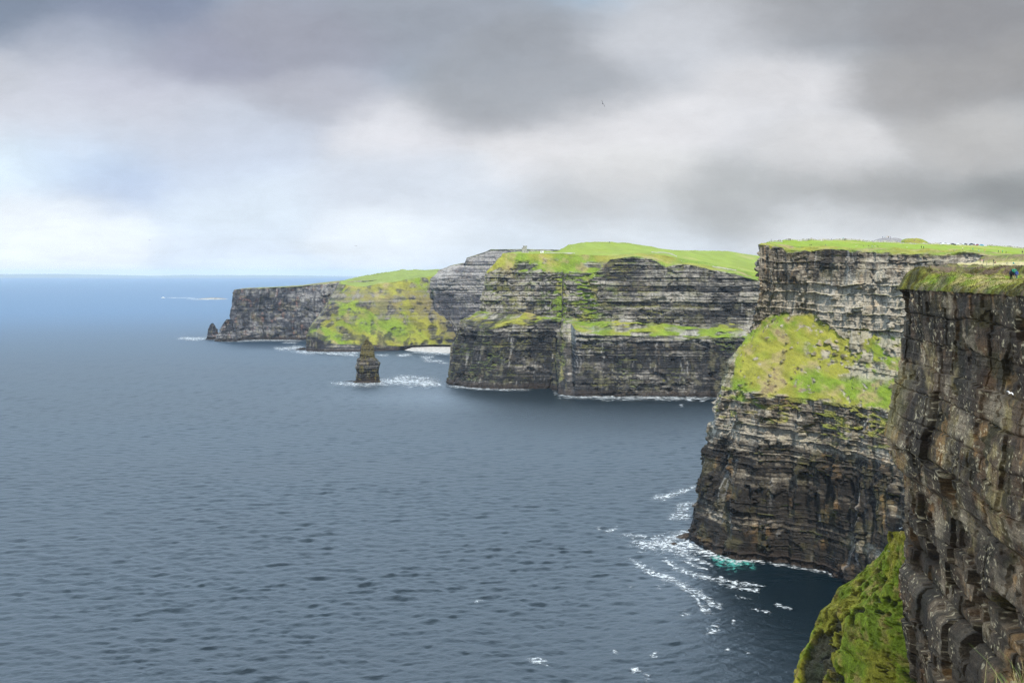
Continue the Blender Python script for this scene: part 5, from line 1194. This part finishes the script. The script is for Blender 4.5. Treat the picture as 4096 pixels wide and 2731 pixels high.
# ------------------------------------------------------------------ gulls
M_GULL = simple('white_plumage', (.78, .78, .77), .7, var=.05); M_GREYW = simple('grey_wing', (.34, .35, .37), .7); M_DKB = simple('dark_plumage', (.035, .035, .04), .7)
def gull(px, py, D, span, roll, rz, pitch, dark, lab, perched=False):
    p = P(px, py, D) if not perched else stand(px, py)
    t = empty('gull', p); t.rotation_euler = (pitch, roll, rz); t.scale = (span / 1.3,) * 3; tag(t, lab, 'bird', 'gulls')
    b = MB(); b.tube([(0, -.30, .0), (0, -.20, .0), (0, -.05, -.005), (0, .1, 0), (0, .19, .02), (0, .24, .03), (0, .29, .015), (0, .33, .01)], [.012, .045, .072, .07, .045, .042, .02, .004], 10)
    b.build('body', M_DKB if dark else M_GULL, t, True)
    for s_ in (-1, 1):
        w = MB()
        if perched: V = [(s_ * .06, .12, .05), (s_ * .09, .0, .04), (s_ * .06, -.36, .01), (s_ * .03, -.1, .08)]; w.add(V, [(0, 1, 2, 3)]); w.add([(v[0], v[1], v[2] - .012) for v in V], [(3, 2, 1, 0)])
        else:
            st = [(.05, .08, -.10, .02), (.28, .12, -.06, .10), (.42, .10, -.05, .10), (.58, .0, -.10, .05), (.66, -.08, -.11, .01)]
            V = [(s_ * x, yy, z) for (x, f, r, z) in st for yy in (f, r)]; V += [(a, c, z - .015) for (a, c, z) in V]
            Fc = []
            for i in range(4): Fc += [(2 * i, 2 * i + 2, 2 * i + 3, 2 * i + 1), (10 + 2 * i + 1, 10 + 2 * i + 3, 10 + 2 * i + 2, 10 + 2 * i), (2 * i, 10 + 2 * i, 12 + 2 * i, 2 * i + 2), (2 * i + 1, 2 * i + 3, 13 + 2 * i, 11 + 2 * i)]
            w.add(V, Fc)
        w.build('wing', M_DKB if dark else M_GREYW if perched else M_GULL, t, True)
    if perched:
        l = MB(); l.tube([(.02, 0, -.18), (.02, 0, 0)], .008, 5); l.tube([(-.02, 0, -.18), (-.02, 0, 0)], .008, 5); l.build('leg', M_DKB, t); t.location.z += .18
gull(2411, 415, 190, 1.35, 1.0, .5, .35, True, 'dark gull soaring alone high in the grey cloud')
gull(1424, 984, 420, 1.3, .1, .3, .2, True, 'tiny far gull low in the pale sky left of the headlands')
gull(4041, 1572, 140, 1.3, .25, -1.3, .25, False, 'white gull gliding in front of the dark nearest cliff face')
gull(3602, 2112, 205, 1.3, -.4, -1.2, .25, False, 'white gull flying just above the top of the mossy green spur')
gull(598, 961, 520, 1.3, .2, .2, .2, True, 'tiny dark gull near the left horizon cloud')
gull(3557, 2206, 0, 1.5, 0, 1.9, 0, False, 'white gull perched on the crest of the mossy green spur', perched=True)

# ------------------------------------------------------------------ grass tuft at the lower right corner
def tuft():
    M_A = simple('green_grass_blade', (.10, .15, .03), .7, var=.3); M_B = simple('straw_grass_blade', (.42, .34, .17), .8, var=.3)
    mb = MB(); r = random.Random(5)
    for i in range(420):
        bx = r.gauss(2.52, .12); by = r.uniform(4.75, 5.3); z0 = 167.86
        L_ = r.uniform(.16, .36) if i > 9 else r.uniform(.38, .46)
        a = r.gauss(-.35, .5); lean = r.uniform(.15, .75); ay = r.gauss(0, .4)
        w = r.uniform(.0018, .0036); pts = []
        for k in range(5):
            t = k / 4; pts.append((bx + math.sin(a) * lean * L_ * t ** 1.8, by + ay * lean * L_ * t ** 1.8 * .5, z0 + L_ * t * (1 - .25 * lean * t)))
        V, Fc = [], []
        for k, p in enumerate(pts):
            ww = w * (1 - .85 * k / 4); V += [(p[0] - ww, p[1], p[2]), (p[0] + ww, p[1] + ww, p[2])]
        Fc = [(2 * k, 2 * k + 1, 2 * k + 3, 2 * k + 2) for k in range(4)]
        mb.add(V, Fc, 1 if r.random() < .55 else 0)
    tag(mb.build('grass_tuft', [M_A, M_B]), 'wispy tuft of straw and green grass in the lower right corner', 'grass tuft')
tuft()
# ------------------------------------------------------------------ sky, sun, haze, camera
SUN_EL, SUN_AZ = math.radians(56), math.radians(175)       # azimuth clockwise from the viewing direction
def make_world():
    w = bpy.data.worlds.new('World'); S.world = w; w.use_nodes = True
    N, L = w.node_tree.nodes, w.node_tree.links
    N.clear()
    out = N.new('ShaderNodeOutputWorld')
    sky = N.new('ShaderNodeTexSky'); sky.sky_type = 'NISHITA'; sky.sun_disc = False
    sky.sun_elevation = SUN_EL; sky.sun_rotation = SUN_AZ; sky.air_density = 1.2; sky.dust_density = 1.5
    bg1 = N.new('ShaderNodeBackground'); bg1.inputs['Strength'].default_value = 0.09
    L.new(sky.outputs['Color'], bg1.inputs['Color'])
    tc = N.new('ShaderNodeTexCoord')
    sp = N.new('ShaderNodeSeparateXYZ'); L.new(tc.outputs['Generated'], sp.inputs[0])
    def m(op, a, b=None, clamp=False):
        q = N.new('ShaderNodeMath'); q.operation = op; q.use_clamp = clamp
        for k, v in ((0, a), (1, b)):
            if v is None: continue
            if isinstance(v, (int, float)): q.inputs[k].default_value = v
            else: L.new(v, q.inputs[k])
        return q.outputs[0]
    def vm(op, a, b=None, sc=None):
        q = N.new('ShaderNodeVectorMath'); q.operation = op
        for k, v in ((0, a), (1, b)):
            if v is None: continue
            if isinstance(v, tuple): q.inputs[k].default_value = v
            else: L.new(v, q.inputs[k])
        if sc is not None:
            if isinstance(sc, (int, float)): q.inputs['Scale'].default_value = sc
            else: L.new(sc, q.inputs['Scale'])
        return q
    y = m('MAXIMUM', sp.outputs['Y'], .12)
    u = m('MULTIPLY', m('DIVIDE', sp.outputs['X'], y), 4.392)
    v = m('MULTIPLY', m('DIVIDE', sp.outputs['Z'], y), 4.392)
    cb = N.new('ShaderNodeCombineXYZ'); L.new(u, cb.inputs[0]); L.new(v, cb.inputs[1])
    # cloud turbulence on a flat cloud deck overhead (perspective-correct), used to warp and to texture the cloud masses
    dk = m('DIVIDE', 1.0, m('ADD', m('MAXIMUM', sp.outputs['Z'], 0.0), .10))
    deck = vm('SCALE', tc.outputs['Generated'], sc=dk)
    def noise(vec, scale, det, ro=.55):
        n = N.new('ShaderNodeTexNoise'); n.inputs['Scale'].default_value = scale; n.inputs['Detail'].default_value = det; n.inputs['Roughness'].default_value = ro
        L.new(vec, n.inputs['Vector']); return n
    st = vm('MULTIPLY', cb.outputs[0], (1.0, 2.2, 1.0)).outputs[0]
    nw = noise(st, 1.1, 6, .58)
    warp = vm('MULTIPLY', vm('SUBTRACT', nw.outputs['Color'], (.5, .5, .5)).outputs[0], (.42, .22, 0)).outputs[0]
    q = vm('ADD', cb.outputs[0], warp).outputs[0]
    nw2 = noise(vm('MULTIPLY', cb.outputs[0], (1.0, 1.7, 1.0)).outputs[0], 4.5, 5, .6)
    q = vm('ADD', q, vm('MULTIPLY', vm('SUBTRACT', nw2.outputs['Color'], (.5, .5, .5)).outputs[0], (.10, .06, 0)).outputs[0]).outputs[0]
    K = [(0, 0, 118, 132, 154), (500, 30, 122, 134, 160), (350, 160, 160, 168, 186), (60, 330, 188, 193, 204), (420, 330, 186, 190, 206), (800, 230, 150, 154, 174), (1200, 150, 150, 154, 170), (1150, 420, 172, 175, 188),
         (1700, 100, 150, 158, 172), (2050, 200, 150, 156, 166), (2350, 330, 160, 164, 172), (1950, 440, 160, 164, 172), (1550, 560, 216, 217, 224), (2150, 620, 220, 220, 223), (2600, 220, 192, 196, 204),
         (2900, 100, 190, 194, 202), (2600, 470, 216, 216, 220), (3050, 330, 212, 212, 216), (3150, 60, 150, 153, 159), (3800, 80, 142, 143, 148), (4050, 250, 150, 150, 152), (3700, 330, 156, 156, 158),
         (3300, 600, 208, 208, 210), (3900, 560, 180, 180, 180), (2500, 700, 214, 215, 216), (2900, 800, 172, 175, 177), (3500, 800, 158, 160, 161), (4000, 830, 138, 141, 142), (2300, 800, 180, 184, 188), (3300, 930, 214, 218, 222),
         (3900, 960, 222, 225, 228), (2500, 930, 212, 219, 226), (1900, 780, 208, 216, 226), (1500, 720, 206, 214, 226), (900, 670, 199, 211, 229), (330, 625, 190, 210, 234), (90, 645, 216, 232, 244), (400, 730, 182, 198, 224), (1000, 820, 212, 224, 236),
         (250, 850, 228, 235, 241), (1600, 930, 224, 232, 240), (300, 1000, 232, 239, 246), (900, 1040, 218, 230, 245), (2000, 980, 212, 222, 232), (150, 520, 200, 204, 216), (400, 545, 198, 205, 218), (800, 540, 194, 202, 218), (600, 450, 194, 198, 212), (1000, 560, 192, 202, 220)]
    def lin(c): c /= 255.0; return c / 12.92 if c < .04045 else ((c + .055) / 1.055) ** 2.4
    cs = ws = None
    for (px, py, r, g_, b_) in K:
        if py < 580: mean = (r + g_ + b_) / 3; r, g_, b_ = (c * .82 + mean * .18 for c in (r, g_, b_))
        d = vm('SUBTRACT', q, ((px - CX) / 1000, (HY - py) / 1000, 0)).outputs[0]
        d = vm('MULTIPLY', d, (1 / .23, 1 / .10, 0)).outputs[0]
        wgt = m('EXPONENT', m('MULTIPLY', vm('DOT_PRODUCT', d, d).outputs['Value'], -1.0))
        c = vm('SCALE', (lin(r), lin(g_), lin(b_)), sc=wgt).outputs[0]
        cs = c if cs is None else vm('ADD', cs, c).outputs[0]
        ws = wgt if ws is None else m('ADD', ws, wgt)
    base = (.35, .455, .575)                                     # colour beyond the described masses, blued to tint the sea's reflections
    cs = vm('ADD', cs, tuple(k * .012 for k in base)).outputs[0]
    ws = m('ADD', ws, .012)
    cloud = vm('SCALE', cs, sc=m('DIVIDE', 1.0, ws)).outputs[0]
    # puffy texture
    n2 = noise(vm('MULTIPLY', q, (1.0, 1.9, 1)).outputs[0], 2.4, 8, .66)
    n3 = noise(deck.outputs[0], .9, 6, .6)
    tex = m('ADD', m('ADD', m('MULTIPLY', n2.outputs['Fac'], .46), m('MULTIPLY', n3.outputs['Fac'], .20)), .81)
    # brightness added to the unseen sky above the frame, to light up the water
    def ramp(v, a, b, c, d):
        r = N.new('ShaderNodeMapRange'); r.interpolation_type = 'SMOOTHSTEP'; L.new(v, r.inputs['Value'])
        r.inputs['From Min'].default_value = a; r.inputs['From Max'].default_value = b; r.inputs['To Min'].default_value = c; r.inputs['To Max'].default_value = d
        return r.outputs['Result']
    north = ramp(sp.outputs['Y'], -.2, .45, .12, 1.0)          # added brightness full ahead, weak behind the camera for contrast on the cliffs
    band = m('MULTIPLY', m('MULTIPLY', ramp(sp.outputs['Z'], .245, .33, 0, 12.5), ramp(sp.outputs['Z'], .27, .66, 1.0, .10)), north)
    cloud = vm('SCALE', cloud, sc=m('MULTIPLY', tex, m('ADD', band, 1.0))).outputs[0]
    bg2 = N.new('ShaderNodeBackground'); bg2.inputs['Strength'].default_value = 1.0
    L.new(cloud, bg2.inputs['Color'])
    mx = N.new('ShaderNodeMixShader')
    # thin places in the cloud let the blue sky through
    n4 = noise(deck.outputs[0], .55, 5, .5)
    cov = N.new('ShaderNodeMapRange'); L.new(n4.outputs['Fac'], cov.inputs['Value'])
    cov.inputs['From Min'].default_value = .30; cov.inputs['From Max'].default_value = .5; cov.inputs['To Min'].default_value = .9; cov.inputs['To Max'].default_value = 1.0
    L.new(cov.outputs['Result'], mx.inputs['Fac'])
    L.new(bg1.outputs[0], mx.inputs[1]); L.new(bg2.outputs[0], mx.inputs[2])
    L.new(mx.outputs[0], out.inputs['Surface'])
make_world()

sun = bpy.data.lights.new('sun', 'SUN'); sun.energy = 5.0; sun.angle = math.radians(3); sun.color = (1.0, .95, .86)
so = bpy.data.objects.new('sun', sun); COL.objects.link(so)
sd = Vector((math.sin(SUN_AZ) * math.cos(SUN_EL), math.cos(SUN_AZ) * math.cos(SUN_EL), math.sin(SUN_EL)))
so.rotation_euler = sd.to_track_quat('Z', 'Y').to_euler(); so.location = (0, -50, 260)

def make_haze():
    x, y0, y1, z0, z1 = 50000, -50000, 50000, -5.0, 262.0
    V = [(sx * x, yy, zz) for zz in (z0, z1) for sx, yy in ((-1, y0), (1, y0), (1, y1), (-1, y1))]
    Q = [(3, 2, 1, 0), (4, 5, 6, 7), (0, 1, 5, 4), (1, 2, 6, 5), (2, 3, 7, 6), (3, 0, 4, 7)]
    me = bpy.data.meshes.new('haze'); me.from_pydata(V, [], Q); me.update()
    m = bpy.data.materials.new('sea_air'); m.use_nodes = True; N, L = m.node_tree.nodes, m.node_tree.links
    N.clear(); o = N.new('ShaderNodeOutputMaterial'); v = N.new('ShaderNodeVolumePrincipled')
    v.inputs['Color'].default_value = (.72, .85, 1.0, 1); v.inputs['Density'].default_value = 2.0e-5; v.inputs['Anisotropy'].default_value = .1
    L.new(v.outputs[0], o.inputs['Volume'])
    tag(link('haze', me, m), 'thin pale sea haze over the far water and coast', 'haze', kind='stuff')
make_haze()

cam = bpy.data.cameras.new('camera'); co = bpy.data.objects.new('camera', cam); COL.objects.link(co)
co.location = (0, 0, EYE); co.rotation_euler = (math.radians(90), 0, 0)
cam.sensor_fit = 'HORIZONTAL'; cam.sensor_width = 36.0; cam.lens = 36.0 * F / 4096
cam.shift_y = -(2731 / 2 - HY) / 4096; cam.clip_start = .5; cam.clip_end = 150000
S.camera = co
S.view_settings.view_transform = 'Standard'; S.view_settings.look = 'None'; S.view_settings.exposure = 0.0; S.view_settings.gamma = 1.0
S.render.engine = 'CYCLES'
S.cycles.use_denoising = True; S.cycles.denoiser = 'OPENIMAGEDENOISE'; S.cycles.denoising_input_passes = 'RGB_ALBEDO_NORMAL'; S.cycles.denoising_prefilter = 'NONE'
S.cycles.max_bounces = 5; S.cycles.diffuse_bounces = 2; S.cycles.glossy_bounces = 2; S.cycles.transparent_max_bounces = 12; S.cycles.volume_bounces = 0
S.cycles.sample_clamp_indirect = 4.0
